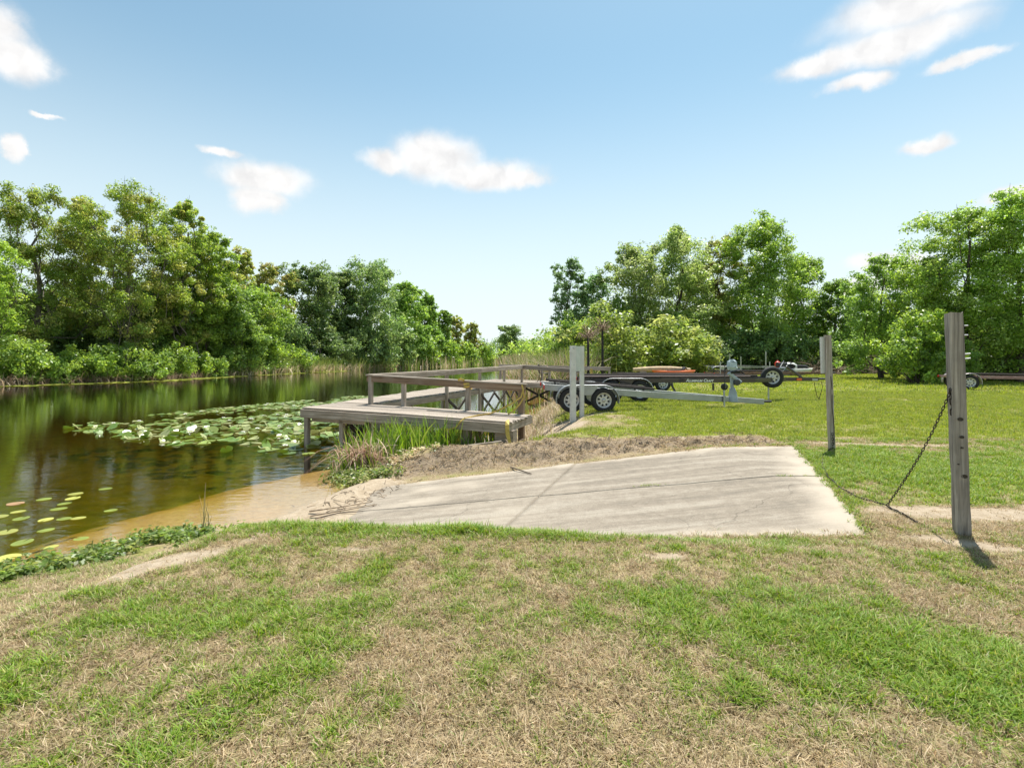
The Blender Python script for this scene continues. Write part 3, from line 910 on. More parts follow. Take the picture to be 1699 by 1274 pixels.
def build_dock():
    rng = np.random.default_rng(4)
    A = R(-19.3)
    D = empty('fishing_dock', (-4.95, 12.1, 0), A, 'weathered grey timber dock with railing standing in the pond', 'dock')
    ZD = .34

    def zf(u): return ZD - .03 * max(0, u - .9)
    unit = [plank_mesh('plank', 1, 1, 1, GREYWOOD, rng, .03) for _ in range(5)]

    def board(p, q, w, t, name='plank', mat=None, b=.006):
        """p,q: ends of the centre line"""
        p, q = Vector(p), Vector(q)
        mb = MB(); ln = (q - p).length
        mb.box(-ln / 2, ln / 2, -w / 2, w / 2, -t / 2, t / 2, b)
        o = mb.build(name, mat or GREYWOOD, D, (p + q) / 2)
        o.rotation_euler = (q - p).to_track_quat('X', 'Z').to_euler()
        return o

    def vert(u, v, z0, z1, w=.1, name='piling', mat=None, lean=(0, 0)):
        mb = MB(); h = z1 - z0
        mb.hull(Vector((lean[0] / 2, lean[1] / 2, h / 2)), Vector((lean[0], lean[1], h)).normalized(), Vector((0, 1, 0)), Vector((1, 0, 0)), h / 2, w / 2, w / 2, .008)
        return mb.build(name, mat or GREYWOOD_Z, D, (u, v, z0))
    # --- finger at the front: boards laid lengthwise
    n = 9; W = 1.36 / n
    for k in range(n):
        v = -.02 + W * (k + .5)
        cut = [0, 2.6 + (.25 if k % 2 else -.35), 5.24 + rng.normal(0, .02)]
        st = 0.0
        for a, b in zip(cut[:-1], cut[1:]):
            if k == 5 and a > 1: st = -.02
            ww = W * (.9 if k != 5 else .72)
            for (c, d) in ([(a, b)] if b < 1 else [(a, min(b, .9)), (.9, b)] if a < .9 else [(a, b)]):
                pass
            p, q = Vector((a + .004, v, zf(a) + st - .018)), Vector((b - .004, v, zf(b) + st - .018))
            o = child('plank', unit[rng.integers(5)], D, (p + q) / 2, (q - p).to_track_quat('X', 'Z').to_euler(), ((q - p).length, ww, .036))
            o.location.z += rng.normal(0, .002)
    # fascias and joists of the finger
    board((0, -.045, ZD - .14), (2.7, -.045, zf(2.7) - .14), .045, .19, 'fascia_board')
    board((2.7, -.04, zf(2.7) - .14), (5.12, -.04, zf(5.12) - .14), .045, .20, 'fascia_board')
    board((.02, 1.36, ZD - .13), (5.1, 1.36, zf(5.1) - .13), .045, .18, 'fascia_board')
    board((-.03, -.02, ZD - .14), (-.03, 1.4, ZD - .14), .045, .19, 'fascia_board')
    board((5.18, -.1, zf(5.18) - .11), (5.22, 1.42, zf(5.2) - .11), .05, .18, 'end_board')
    board((.1, .22, .06), (1.6, .22, .04), .05, .15, 'joist')
    for v in (.45, .95): board((.05, v, ZD - .14), (5.1, v, zf(5.1) - .14), .045, .18, 'joist')
    # --- walkway running back: boards across it
    def outer(v): return -.078 * v if v < 14 else -1.1
    nb = 94; v0, v1 = 1.38, 13.4
    for k in range(nb):
        v = v0 + (v1 - v0) * (k + .5) / nb
        a, b = outer(v) + rng.normal(0, .012), .97 + rng.normal(0, .008)
        child('plank', unit[rng.integers(5)], D, ((a + b) / 2, v, ZD - .018 + rng.normal(0, .003)), (0, rng.normal(0, .003), rng.normal(0, .004)), (b - a, .118, .036))
    nb = 22
    for k in range(nb):
        v = 13.4 + 2.4 * (k + .5) / nb
        a, b = -1.15, 4.9 + rng.normal(0, .02)
        child('plank', unit[rng.integers(5)], D, ((a + b) / 2, v, .31 + rng.normal(0, .003)), (0, .018, 0), (b - a, .098, .036))
    board((.99, 1.4, ZD - .13), (.99, 13.4, ZD - .13), .045, .18, 'fascia_board')
    board((0, .0, ZD - .13), (-1.05, 13.4, ZD - .13), .045, .18, 'fascia_board')
    board((.99, 13.37, .21), (4.9, 13.37, .13), .045, .19, 'fascia_board')
    board((-1.15, 15.84, .21), (4.9, 15.84, .15), .045, .19, 'fascia_board')
    board((-1.18, 13.4, .21), (-1.18, 15.8, .21), .045, .19, 'fascia_board')
    # --- pilings
    low = -1.5
    for (u, v) in ((.12, .02), (.93, .25), (2.1, 1.3), (3.1, .25), (3.1, 1.3), (4.0, 1.3)):
        vert(u, v, low, zf(u) - .06, .11)
    for v in (3.4, 5.5, 8.3, 11, 13.3): vert(outer(v) + .1, v, low, ZD - .06, .1)
    for u in (2.6, 4.6):
        vert(u, 13.5, low, .2, .11); vert(u, 15.7, low, .2, .11)
    vert(4.15, .2, -.75, zf(4.1) - .14, .19, 'footing_post')
    vert(4.55, .75, -.7, zf(4.5) - .12, .14, 'footing_post')
    vert(1.9, .7, -.9, .12, .15, 'footing_post')
    mb = MB(); mb.box(4.85, 5.25, .05, .3, -.42, zf(5) - .2, .01)
    mb.build('end_block', GREYWOOD, D)
    # --- railing: inner side of the walkway, back of the finger, both sides of the far end
    TOP = 1.06
    rp = [(.93, 1.3, TOP), (.97, 5.5, TOP + .02), (.97, 8.3, TOP + .03), (.97, 11, TOP + .05), (.97, 13.45, TOP + .07)]
    for (u, v, t) in rp: vert(u + .06, v, low, t - .02, .1, 'railing_post')
    for (a, b) in zip(rp[:-1], rp[1:]):
        board((a[0] + .115, a[1], a[2] - .075), (b[0] + .115, b[1], b[2] - .075), .04, .14, 'handrail')
    board((.98, 1.2, TOP + .012), (1.02, 6.9, TOP + .035), .15, .036, 'rail_cap')
    board((1.02, 6.91, TOP + .04), (1.02, 13.55, TOP + .085), .15, .036, 'rail_cap')
    fr = [(1.92, 1.3), (3.67, 1.3), (5.0, 1.3)]
    for (u, v) in fr: vert(u, v + .05, zf(u) - .3 if u < 4 else -.6, TOP - .04 * (u - .95) - .02, .1 if u < 4.5 else .13, 'railing_post', BROWN_Z if u > 4.5 else None)
    for (a, b) in ((.9, 3.4), (3.4, 5.12)):
        za, zb = TOP - .04 * (a - .95), TOP - .04 * (b - .95)
        board((a, 1.275, za - .08), (b, 1.275, zb - .08), .04, .15, 'handrail', BROWNWOOD)
    board((.88, 1.32, TOP + .01), (5.14, 1.32, TOP - .04 * 4.19 + .01), .14, .034, 'rail_cap')
    for (v, u1, t1) in ((13.45, 3.9, .95), (15.7, 4.85, 1.03)):
        t0 = TOP + .08
        vs = (2.4, u1) if v < 14 else (-.9, 1.4, 3.2, u1)
        for u in vs:
            k = (u - .95) / (u1 - .95)
            vert(u, v, .1, t0 + (t1 - t0) * max(k, 0) - .02, .1, 'railing_post')
        ua = .95 if v < 14 else -.95
        board((ua, v - .07, t0 - .08), (u1 + .05, v - .07, t1 - .08), .04, .15, 'handrail')
        board((ua, v, t0 + .01), (u1 + .08, v, t1 + .01), .15, .036, 'rail_cap', GREYWOOD)
    # --- cross braces under the deck
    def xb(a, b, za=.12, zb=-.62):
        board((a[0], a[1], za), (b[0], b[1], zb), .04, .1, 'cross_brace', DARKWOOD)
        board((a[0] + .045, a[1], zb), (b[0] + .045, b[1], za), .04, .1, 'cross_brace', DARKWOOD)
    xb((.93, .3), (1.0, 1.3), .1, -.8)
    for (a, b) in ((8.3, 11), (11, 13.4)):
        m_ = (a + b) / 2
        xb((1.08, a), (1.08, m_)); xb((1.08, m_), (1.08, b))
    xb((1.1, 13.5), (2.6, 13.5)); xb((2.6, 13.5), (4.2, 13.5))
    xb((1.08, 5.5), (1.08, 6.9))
    return D


BROWN_Z = wood('brown_timber_post', (.24, .16, .10), (.11, .07, .045), (.34, .25, .17), 'z', (.28, .21, .15))
DOCK = build_dock()
bpy.context.view_layer.update()


def dock_pt(u, v, z):
    return DOCK.matrix_world @ Vector((u, v, z))


def gz(x, y):
    return float(ground_z(np.array([x]), np.array([y]))[0])


# yellow webbing tied round the railing
YEL = simple('yellow_webbing', (.48, .34, .07), .7, var=.25, scale=14)


def ribbon(name, pts, w, label, up=(0, 0, 1)):
    mb = MB()
    pts = [Vector(p) for p in pts]
    V = []; F = []
    for i, p in enumerate(pts):
        d = (pts[min(i + 1, len(pts) - 1)] - pts[max(i - 1, 0)]).normalized()
        side = d.cross(Vector((.2, -1, .15))).normalized()
        tw = math.sin(i * .9) * .5
        side = (side * math.cos(tw) + d.cross(side) * math.sin(tw)) * (w / 2)
        nn = d.cross(side).normalized() * .003
        V += [p - side + nn, p + side + nn, p + side - nn, p - side - nn]
    for i in range(len(pts) - 1):
        for k in range(4): F.append((4 * i + k, 4 * i + (k + 1) % 4, 4 * i + 4 + (k + 1) % 4, 4 * i + 4 + k))
    F += [(3, 2, 1, 0), tuple(range(len(V) - 4, len(V)))]
    mb.add(V, F)
    o = mb.build(name, YEL); tag(o, label, 'strap')
    return o


def wrap(u, v, z, r=.075, turns=2.2, h=.1):
    pts = []
    for i in range(int(turns * 10)):
        t = i / 10 * 2 * math.pi
        k = .72 / max(abs(math.cos(t)), abs(math.sin(t)))
        pts.append(dock_pt(u + r * k * math.cos(t) * 1.25, v + r * k * math.sin(t) * 1.25, z + h * (i / (turns * 10) - .5)))
    return pts


ribbon('yellow_strap', wrap(3.67, 1.31, .86, .085, 2.6, .17) + [dock_pt(3.62, 1.2, .98), dock_pt(3.54, 1.18, 1.01), dock_pt(3.48, 1.2, .97)], .05,
       'yellow strap knotted round the middle railing post of the dock')
p0 = dock_pt(5.0, 1.22, .86)
ribbon('yellow_strap', [dock_pt(5.06, 1.2, .90), dock_pt(5.1, 1.18, .78), dock_pt(5.06, 1.14, .62), dock_pt(4.86, 1.12, .48), dock_pt(4.6, 1.05, .34), dock_pt(4.42, .9, .255), dock_pt(4.3, .5, .255),
                        dock_pt(4.2, .0, .24), dock_pt(4.14, -.085, .19), dock_pt(4.05, -.1, .06), dock_pt(3.85, -.12, .0), dock_pt(3.7, -.1, .02)], .035,
       'yellow strap draped from the end railing post across the deck')
ribbon('yellow_strap', [dock_pt(5.08, 1.2, .80), dock_pt(5.12, 1.18, .62), dock_pt(5.02, 1.14, .45), dock_pt(4.88, 1.12, .30), dock_pt(4.8, 1.0, .243)], .035,
       'short yellow strap hanging down the end railing post')
e0 = dock_pt(5.2, -.1, .2)
gp = [dock_pt(5.15, .1, .215), dock_pt(5.18, -.1, .215), dock_pt(5.2, -.17, .16), dock_pt(5.22, -.2, 0)]
for du, dv in ((5.3, -.25), (5.42, -.1), (5.55, -.05), (5.62, .05), (5.75, .02)):
    q = dock_pt(du, dv, 0); q.z = gz(q.x, q.y) + .035; gp.append(q)
ribbon('yellow_strap', gp, .08, 'loose yellow strap trailing off the end of the dock onto the bank')
far = [dock_pt(3.98, 15.6, .98), dock_pt(3.98, 15.58, .8), dock_pt(4.0, 15.58, .6), dock_pt(3.94, 15.58, .42)]
ribbon('yellow_strap', far, .12, 'yellow strap hanging from the far railing of the dock')

# the chair on the far end of the dock
IRON = simple('dark_iron', (.035, .028, .024), .5, .6, .3, 8)


def build_chair():
    p = dock_pt(1.85, 14.4, .33)
    C = empty('metal_chair', p, R(70), 'small dark metal chair standing on the far end of the dock', 'chair')
    mb = MB(); mb.lathe([(.0, .0), (.21, .0), (.225, .012), (.21, .026), (.0, .03)], (0, 0, .42), 'z', 20)
    mb.build('seat', IRON, C)
    for sx in (-1, 1):
        for sy in (-1, 1):
            mb = MB(); mb.tube([(sx * .15, sy * .15, .43), (sx * .17, sy * .17, .25), (sx * .2, sy * .2, .1), (sx * .27, sy * .27, 0)], .016, 6)
            mb.build('leg', IRON, C)
    mb = MB(); mb.tube([(-.19, .17, .43), (-.22, .22, .62), (-.17, .26, .8), (0, .27, .87), (.17, .26, .8), (.22, .22, .62), (.19, .17, .43)], .017, 6)
    br = mb.build('backrest', IRON, C)
    for k in (-1, 0, 1):
        mb = MB(); mb.tube([(k * .07, .19, .43), (k * .09, .25, .65), (k * .06, .268, .85)], .010, 5)
        mb.build('back_slat', IRON, br)


build_chair()

# ------------------------------------------------------------------ chain posts, chain, white bracket post
POSTWOOD = wood('post_timber', (.25, .225, .195), (.085, .075, .066), (.43, .395, .35), 'z', (.12, .105, .09))
PALEPOST = wood('pale_post_timber', (.40, .355, .30), (.17, .14, .11), (.52, .475, .42), 'z', (.30, .25, .20))
WHITEPAINT = simple('weathered_white_paint', (.58, .58, .55), .6, var=.12, scale=4, dirt=(.40, .39, .36))
STEEL = simple('galvanised', (.46, .47, .48), .45, .75, .2, 5, dirt=(.30, .29, .27))
RUST = simple('rusty_chain', (.045, .035, .028), .65, .5, .4, 30)
KNOT = simple('knot', (.05, .04, .03), .9, var=.3, scale=30)


def post(name, x, y, h, w, rz, lean, mat, label):
    z = gz(x, y)
    P_ = empty(name, (x, y, z), rz, label, 'post')
    rng = np.random.default_rng(int(x * 100))
    rows = 14
    V = []; F = []
    b = w * .08; hw = w / 2
    ring = [(-hw + b, -hw), (hw - b, -hw), (hw, -hw + b), (hw, hw - b), (hw - b, hw), (-hw + b, hw), (-hw, hw - b), (-hw, -hw + b)]
    for i in range(rows + 1):
        t = i / rows; zz = -.3 + (h + .3) * t
        tt = max(zz, 0) / h
        for (a, c) in ring:
            V.append((a + lean[0] * tt + rng.normal(0, .0018), c + lean[1] * tt + rng.normal(0, .0018), zz + (rng.normal(0, .006) if i == rows else 0)))
    for i in range(rows):
        for k in range(8): F.append((i * 8 + k, i * 8 + (k + 1) % 8, i * 8 + 8 + (k + 1) % 8, i * 8 + 8 + k))
    F.append(tuple(range(rows * 8, rows * 8 + 8)))
    mb = MB(); mb.add(V, F); mb.build('shaft', mat, P_)
    return P_


TP = post('timber_post', 3.83, 4.36, 1.88, .100, R(-21), (-.055, .0), POSTWOOD, 'tall grey timber post with knots holding the end of a rusty chain')
for (zz, xx, r) in ((.98, .0, .021), (.83, .008, .017), (.74, .006, .012), (.5, .02, .022), (.6, -.035, .008)):
    mb = MB(); mb.lathe([(r * 1.0, -.0015), (r * .75, .002), (r * .3, .001), (.0, .0)], (0, 0, 0), 'y', 12)
    o = mb.build('knot', KNOT, TP, (xx * .7 - .055 * zz / 1.88, -.0525, zz)); o.scale = (1, 1, .75)
for k in (0, 1):
    mb = MB(); mb.tube([(.05, .06, 0), (.085, .06, .0), (.115, .06, .004)], .006, 6); mb.build('nail', STEEL, TP, (-.045, -.03, 1.49 + .04 * k))
for zz in (1.69, 1.77):
    mb = MB(); mb.tube([(.06, 0, 0), (.085, 0, 0)], .006, 6); mb.build('nail', STEEL, TP, (-.05, -.02, zz))

SP = post('timber_post', 5.27, 8.44, 1.87, .088, R(-14), (-.06, 0), PALEPOST, 'pale split timber post with a grey board nailed to its side by the ramp corner')
mb = MB(); mb.hull(Vector((0, 0, 0)), Vector((0, 0, 1)), Vector((1, 0, 0)), Vector((0, 1, 0)), .3, .045, .02, .004)
o = mb.build('side_board', WHITEPAINT, SP, (-.118, .02, 1.55)); o.rotation_euler = (0, -.03, .35)
mb = MB()
for (a, b_, za, zb) in ((.0, .012, 1.2, 1.0), (.012, .004, 1.0, .7), (.004, .02, .7, .4), (.02, .012, .4, .08)):
    mb.bar((a + .01 - .06 * za / 1.88, -.0445, za), (b_ + .01 - .06 * zb / 1.88, -.0445, zb), .013, .004, (0, -1, 0))
mb.build('split', KNOT, SP)


def build_chain():
    C = empty('rusty_chain', (3.83, 4.9, 0), 0, 'rusty chain sagging from the tall post down to the grass', 'chain')
    mb = MB(); pts = []
    n = 12; a, r = .016, .0095
    cs = []
    for k in range(n):
        t = 2 * math.pi * k / n
        cs.append(Vector((r * math.cos(t), 0, r * math.sin(t))) + Vector((a if math.cos(t) > 1e-6 else -a if math.cos(t) < -1e-6 else 0, 0, 0)))
    V = []; F = []
    for i, p in enumerate(cs):
        d = (cs[(i + 1) % n] - cs[i - 1]).normalized(); u = Vector((0, 1, 0)); w = d.cross(u)
        for k in range(5):
            t = 2 * math.pi * k / 5
            V.append(p + (u * math.cos(t) + w * math.sin(t)) * .0042)
    for i in range(n):
        for k in range(5): F.append((i * 5 + k, i * 5 + (k + 1) % 5, ((i + 1) % n) * 5 + (k + 1) % 5, ((i + 1) % n) * 5 + k))
    mb.add(V, F, True); me = mb.mesh('link', RUST)

    def run(path, pitch=.040, scale=1.0):
        path = [Vector(p) for p in path]
        seg = [(q - p).length for p, q in zip(path[:-1], path[1:])]
        tot = sum(seg); k = 0; s = 0.0
        while s < tot:
            t = s; i = 0
            while i < len(seg) - 1 and t > seg[i]: t -= seg[i]; i += 1
            p = path[i].lerp(path[i + 1], min(t / seg[i], 1)); d = (path[i + 1] - path[i]).normalized()
            q = d.to_track_quat('X', 'Z')
            e = (q.to_matrix().to_4x4() @ Matrix.Rotation((k % 2) * math.pi / 2 + .5, 4, 'X')).to_euler()
            child('link', me, C, p - C.location, e, (scale,) * 3)
            s += pitch * scale; k += 1
    A = Vector((3.74, 4.37, 1.215)); B = Vector((3.80, 5.18, gz(3.80, 5.18) + .03))
    hang = []
    for i in range(13):
        t = i / 12
        p = A.lerp(B, t); p.z -= .16 * 4 * t * (1 - t) * (.6 + .8 * (1 - t)) * .5
        hang.append(p)
    run(hang, scale=.84)
    run([A + Vector((.005, 0, 0)), A + Vector((.012, -.0, -.1)), A + Vector((.014, 0, -.21))], scale=1.1)

    def lay(pp, dz=.014):
        out = []
        for (a_, b_) in zip(pp[:-1], pp[1:]):
            for k in range(6):
                t = k / 6; x, y = a_[0] + (b_[0] - a_[0]) * t, a_[1] + (b_[1] - a_[1]) * t
                out.append((x, y, gz(x, y) + dz))
        out.append((*pp[-1], gz(*pp[-1]) + dz)); return out
    run(lay([(3.80, 5.18), (3.72, 5.45), (3.78, 5.9), (3.95, 6.4), (4.3, 7.1), (4.8, 7.9), (5.2, 8.36)], .025), scale=.75)
    run([Vector((5.24, 8.36, gz(5.24, 8.36) + .02)), Vector((5.235, 8.368, .28))], scale=1.0)
    run(lay([(3.80, 5.18), (3.74, 4.95), (3.72, 4.8), (3.66, 4.62)]), scale=1.0)


build_chain()


def build_bracket():
    x, y = 1.68, 13.3
    B = empty('white_bracket_post', (x, y, gz(x, y) - .05), R(8), 'white painted double post joined by a tall panel beside the trailer wheels', 'post')
    h = 1.98
    for dx, dy, w in ((-.10, 0, .14), (.24, .36, .105)):
        mb = MB(); mb.hull(Vector((dx, dy, h / 2)), Vector((0, 0, 1)), Vector((1, 0, 0)), Vector((0, 1, 0)), h / 2, w / 2, w / 2, .006)
        mb.build('leg', WHITEPAINT, B)
    mb = MB(); mb.bar((-.05, .05, 0), (.20, .33, 0), .03, .66, b=0)
    o = mb.build('panel', WHITEPAINT, B, (0, 0, h - .335))
    for zz in (-.2, .22):
        mb = MB(); mb.lathe([(.012, 0), (.010, -.008), (.0, -.010)], (0, 0, 0), 'y', 8); mb.build('bolt', STEEL, B, (-.09, -.069, h - .3 + zz))
    mb = MB(); mb.lathe([(.022, 0), (.018, -.006), (.0, -.008)], (0, 0, 0), 'y', 10); mb.build('cap', STEEL, B, (-.11, -.069, h - .06))


build_bracket()

# ------------------------------------------------------------------ trailers
ALU = simple('dull_aluminium', (.36, .375, .38), .45, .75, .15, 3, dirt=(.24, .235, .22))
RUBBER = simple('tyre_rubber', (.022, .022, .023), .85, var=.3, scale=12)
RIMP = simple('rim_paint', (.62, .61, .58), .4, .35, .12, 9, dirt=(.33, .30, .26))
BLACKP = simple('black_trailer_paint', (.022, .018, .018), .3, .0, .3, 5, coat=.6)
BROWNP = simple('dusty_brown_paint', (.10, .065, .055), .5, .1, .3, 5)
PINKP = simple('faded_maroon_paint', (.26, .15, .14), .5, .1, .3, 5, dirt=(.4, .36, .33))
DARKSTEEL = simple('dark_steel', (.06, .06, .065), .5, .5, .3, 8)
REDL = simple('red_lens', (.55, .03, .02), .25, var=.1)
ORANGE = simple('orange_plastic', (.75, .14, .025), .45, var=.15, scale=3, dirt=(.5, .2, .1))
CARPET = simple('bunk_carpet', (.05, .04, .036), .95, var=.4, scale=20)
WHITEP = simple('white_gelcoat', (.72, .72, .70), .3, var=.08, scale=3, dirt=(.5, .5, .48))
GREYCOVER = simple('grey_cover', (.33, .37, .40), .55, var=.2, scale=7, bump=.4)


def wheel_meshes(r, w):
    t = MB()
    hw = w / 2
    prof = [(r * .60, -hw * .8), (r * .70, -hw * 1.0), (r * .86, -hw * 1.02), (r * .95, -hw * .9), (r * .985, -hw * .7), (r, -hw * .62), (r, -hw * .3), (r * .975, -hw * .28), (r * .975, -hw * .2), (r, -hw * .18),
            (r, hw * .18), (r * .975, hw * .2), (r * .975, hw * .28), (r, hw * .3), (r, hw * .62), (r * .985, hw * .7), (r * .95, hw * .9), (r * .86, hw * 1.02), (r * .70, hw), (r * .60, hw * .8)]
    t.lathe(prof, (0, 0, 0), 'y', 40, closed=True)
    tm = t.mesh('tyre', RUBBER)
    m_ = MB()
    m_.lathe([(r * .62, -hw * .85), (r * .58, -hw * .85), (r * .55, -hw * .35), (r * .50, -hw * .30)], (0, 0, 0), 'y', 32)
    # dish with eight round-ended openings between r*.5 and r*.3
    n = 8
    for k in range(n):
        a0 = 2 * math.pi * (k + .0) / n; a1 = 2 * math.pi * (k + .52) / n; a2 = 2 * math.pi * (k + 1) / n
        vs = []
        for a in (a0, (a0 + a1) / 2, a1):
            for rr, yy in ((r * .505, -hw * .30), (r * .40, -hw * .52), (r * .30, -hw * .55)):
                vs.append((rr * math.cos(a), yy, rr * math.sin(a)))
        m_.add(vs, [(0, 1, 4, 3), (1, 2, 5, 4), (3, 4, 7, 6), (4, 5, 8, 7)])
    m_.lathe([(r * .31, -hw * .55), (r * .20, -hw * .5), (r * .14, -hw * .55), (r * .12, -hw * .9), (r * .08, -hw * .98), (0, -hw * .98)], (0, 0, 0), 'y', 24)
    m_.lathe([(r * .60, hw * .3), (0, hw * .3)], (0, 0, 0), 'y', 24)
    rm = m_.mesh('rim', RIMP)
    b = MB()
    b.lathe([(r * .57, hw * .1), (0, hw * .1)], (0, 0, 0), 'y', 24)
    return tm, rm, b.mesh('brake_plate', DARKSTEEL)


W64 = wheel_meshes(.335, .205)
W69 = wheel_meshes(.355, .21)


def wheel(parent, ms, loc, flip=False, rot=None):
    t = child('tyre', ms[0], parent, loc, rot or (0, random.random() * 3, math.pi if flip else 0))
    child('rim', ms[1], t)
    child('brake_plate', ms[2], t)
    return t


def fender(parent, x0, x1, y0, y1, z, r, mat, skirt=None):
    """tandem or single mudguard: x0,x1 axle positions, z axle height"""
    path = []
    for k in range(9):
        t = math.pi + R(12) - (math.pi / 2 + R(12)) * k / 8
        path.append((x0 + r * math.cos(t), z + r * math.sin(t)))
    for k in range(9):
        t = math.pi / 2 - (math.pi / 2 + R(12)) * k / 8
        path.append((x1 + r * math.cos(t), z + r * math.sin(t)))
    mb = MB(); mb.sheet(path, y0, y1, .01)
    f = mb.build('fender', mat, parent)
    mb = MB()
    lip = [(x, y0, zz) for x, zz in path]
    mb.tube(lip, .012, 6); mb.build('fender_lip', mat if mat is not BLACKP else STEEL, f)
    if x1 - x0 > .3:
        xm = (x0 + x1) / 2
        mb = MB()
        mb.add([(xm - .30, y0 + .01, z + r * .98), (xm + .30, y0 + .01, z + r * .98), (xm + .1, y0 + .01, z + r * .35), (xm - .1, y0 + .01, z + r * .35),
                (xm - .30, y0 + .03, z + r * .98), (xm + .30, y0 + .03, z + r * .98), (xm + .1, y0 + .03, z + r * .35), (xm - .1, y0 + .03, z + r * .35)],
               [(3, 2, 1, 0), (4, 5, 6, 7), (0, 1, 5, 4), (1, 2, 6, 5), (2, 3, 7, 6), (3, 0, 4, 7)])
        mb.build('fender_skirt', mat, f)
    return f


def trailer(name, label, loc, rz, tilt, L0, Lr, Lt, half, axles, zr, rh, mat, fmat, ms, wr, bunks=True, group=None):
    """x along the trailer: L0 rear end, Lr start of the taper, Lt tongue tip. y=0 centre line"""
    T = empty(name, loc, rz, label, 'boat trailer', group)
    zl = lambda x: zr - math.tan(tilt) * x
    for s in (-1, 1):
        mb = MB(); mb.bar((L0, s * half, zl(L0)), (Lr, s * half, zl(Lr)), .055, rh, b=.004)
        mb.bar((Lr - .01, s * half, zl(Lr)), (Lt - 1.15, s * .07, zl(Lt - 1.15)), .055, rh, b=.004)
        mb.build('frame_rail', mat, T)
    mb = MB(); mb.bar((Lt - 1.7, 0, zl(Lt - 1.7)), (Lt, 0, zl(Lt)), .085, rh * .9, b=.006)
    tg = mb.build('tongue', mat, T)
    mb = MB(); mb.bar((Lt - .02, 0, zl(Lt) + .01), (Lt + .22, 0, zl(Lt) + .01), .08, .07, b=.02)
    mb.build('coupler', DARKSTEEL, tg)
    for x in np.linspace(L0 + .05, Lr, 4):
        mb = MB(); mb.bar((x, -half, zl(x) - .02), (x, half, zl(x) - .02), .05, rh * .7)
        mb.build('cross_member', mat, T)
    za = wr
    for x in axles:
        mb = MB(); mb.tube([(x, -half - .12, za), (x, half + .12, za)], .03, 8); mb.build('axle', DARKSTEEL, T)
        for s in (-1, 1):
            wheel(T, ms, (x, s * (half + .17), za), flip=(s > 0))
            mb = MB(); mb.bar((x - .3, s * half, zl(x) - .1), (x + .3, s * half, zl(x) - .1), .05, .03); mb.bar((x, s * half, za), (x, s * half, zl(x) - .09), .05, .06, (1, 0, 0))
            mb.build('leaf_spring', DARKSTEEL, T)
    for s in (-1, 1):
        y0, y1 = s * (half + .30), s * (half + .05)
        fender(T, min(axles), max(axles), y0, y1, za, wr + .075, fmat)
    if bunks:
        for s in (-1, 1):
            mb = MB(); mb.bar((L0 + .15, s * half * .62, zl(L0) + .16), (Lr + .2, s * half * .62, zl(Lr) + .14), .12, .06, b=.01)
            b_ = mb.build('bunk', CARPET, T)
            for x in (L0 + .4, Lr - .1):
                mb = MB(); mb.bar((x, s * half * .62, zl(x)), (x, s * half * .62, zl(x) + .13), .04, .05, (1, 0, 0)); mb.build('bunk_bracket', DARKSTEEL, b_)
    for s in (-1, 1):
        mb = MB(); mb.box(L0 - .035, L0 - .002, s * half - .06, s * half + .06, zl(L0) - .05, zl(L0) + .05, .005)
        mb.build('tail_light', REDL, T)
    return T, zl


def jack(T, x, y, ztop, zbot, wheeled=False, mat=STEEL):
    mb = MB(); mb.tube([(x, y, ztop), (x, y, zbot + .1)], .028, 10); j = mb.build('jack', mat, T)
    mb = MB(); mb.tube([(x, y, zbot + .12), (x, y, zbot)], .02, 8)
    mb.box(x - .09, x + .09, y - .07, y + .07, zbot - .004, zbot + .014); mb.build('jack_foot', mat, j)
    mb = MB(); mb.tube([(x, y, ztop - .03), (x, y - .12, ztop - .03), (x, y - .12, ztop + .08)], .009, 6); mb.build('crank', mat, j)
    return j


# 1: silver tandem trailer beside the dock, tongue resting on the grass
zt = gz(2.2, 14.2)
T1, z1 = trailer('boat_trailer', 'silver aluminium tandem boat trailer with its tongue resting on the grass', (1.62, 15.0, zt), 0, R(4.2), -.72, 2.2, 5.75, .82, (0.0, .88), .63, .17, ALU, ALU, W64, .335)
mb = MB()
px, pz = 4.85, z1(4.85)
mb.tube([(px, 0, pz - .06), (px, 0, pz + .22), (px - .02, 0, pz + .34)], [.15, .10, .07], 16)
w1 = mb.build('stand_base', GREYCOVER, T1)
mb = MB(); mb.bar((px - .02, 0, pz + .3), (px - .04, 0, pz + .75), .06, .09, (1, 0, 0), .01)
w2 = mb.build('winch_stand', GREYCOVER, T1)
mb = MB(); mb.bar((px - .14, -.04, pz + .78), (px + .20, -.04, pz + .50), .13, .10, b=.02); mb.build('bow_stop', GREYCOVER, w2)
mb = MB(); mb.tube([(px + .08, -.13, pz + .50), (px + .08, .13, pz + .50)], .085, 14); mb.build('winch_drum', DARKSTEEL, w2)
mb = MB(); mb.bar((px - .10, -.06, pz + .79), (px + .17, -.06, pz + .84), .16, .07, b=.02); mb.build('winch_strap', RUBBER, w2)
V = []
mb = MB()
rg = np.random.default_rng(9)
for (z0_, z1_, w0, w1) in ((.0, .10, .07, .105), (.10, .26, .105, .095), (.26, .31, .095, .05)):
    mb.add([(px - .02 + sx * w * 1.05, sy * w, pz + .85 + zz) for zz, w in ((z0_, w0), (z1_, w1)) for sx, sy in ((-1, -1), (0, -1.12), (1, -1), (1.1, 0), (1, 1), (0, 1.1), (-1, 1), (-1.1, 0))],
           [(k, (k + 1) % 8, 8 + (k + 1) % 8, 8 + k) for k in range(8)] + [tuple(range(8, 16))])
mb.v = [(v[0] + rg.normal(0, .012), v[1] + rg.normal(0, .012), v[2] + rg.normal(0, .012)) for v in mb.v]
mb.build('wrapped_cover', simple('pale_cover', (.45, .52, .56), .5, var=.2, scale=7, bump=.5), w2)
jx = px - .32
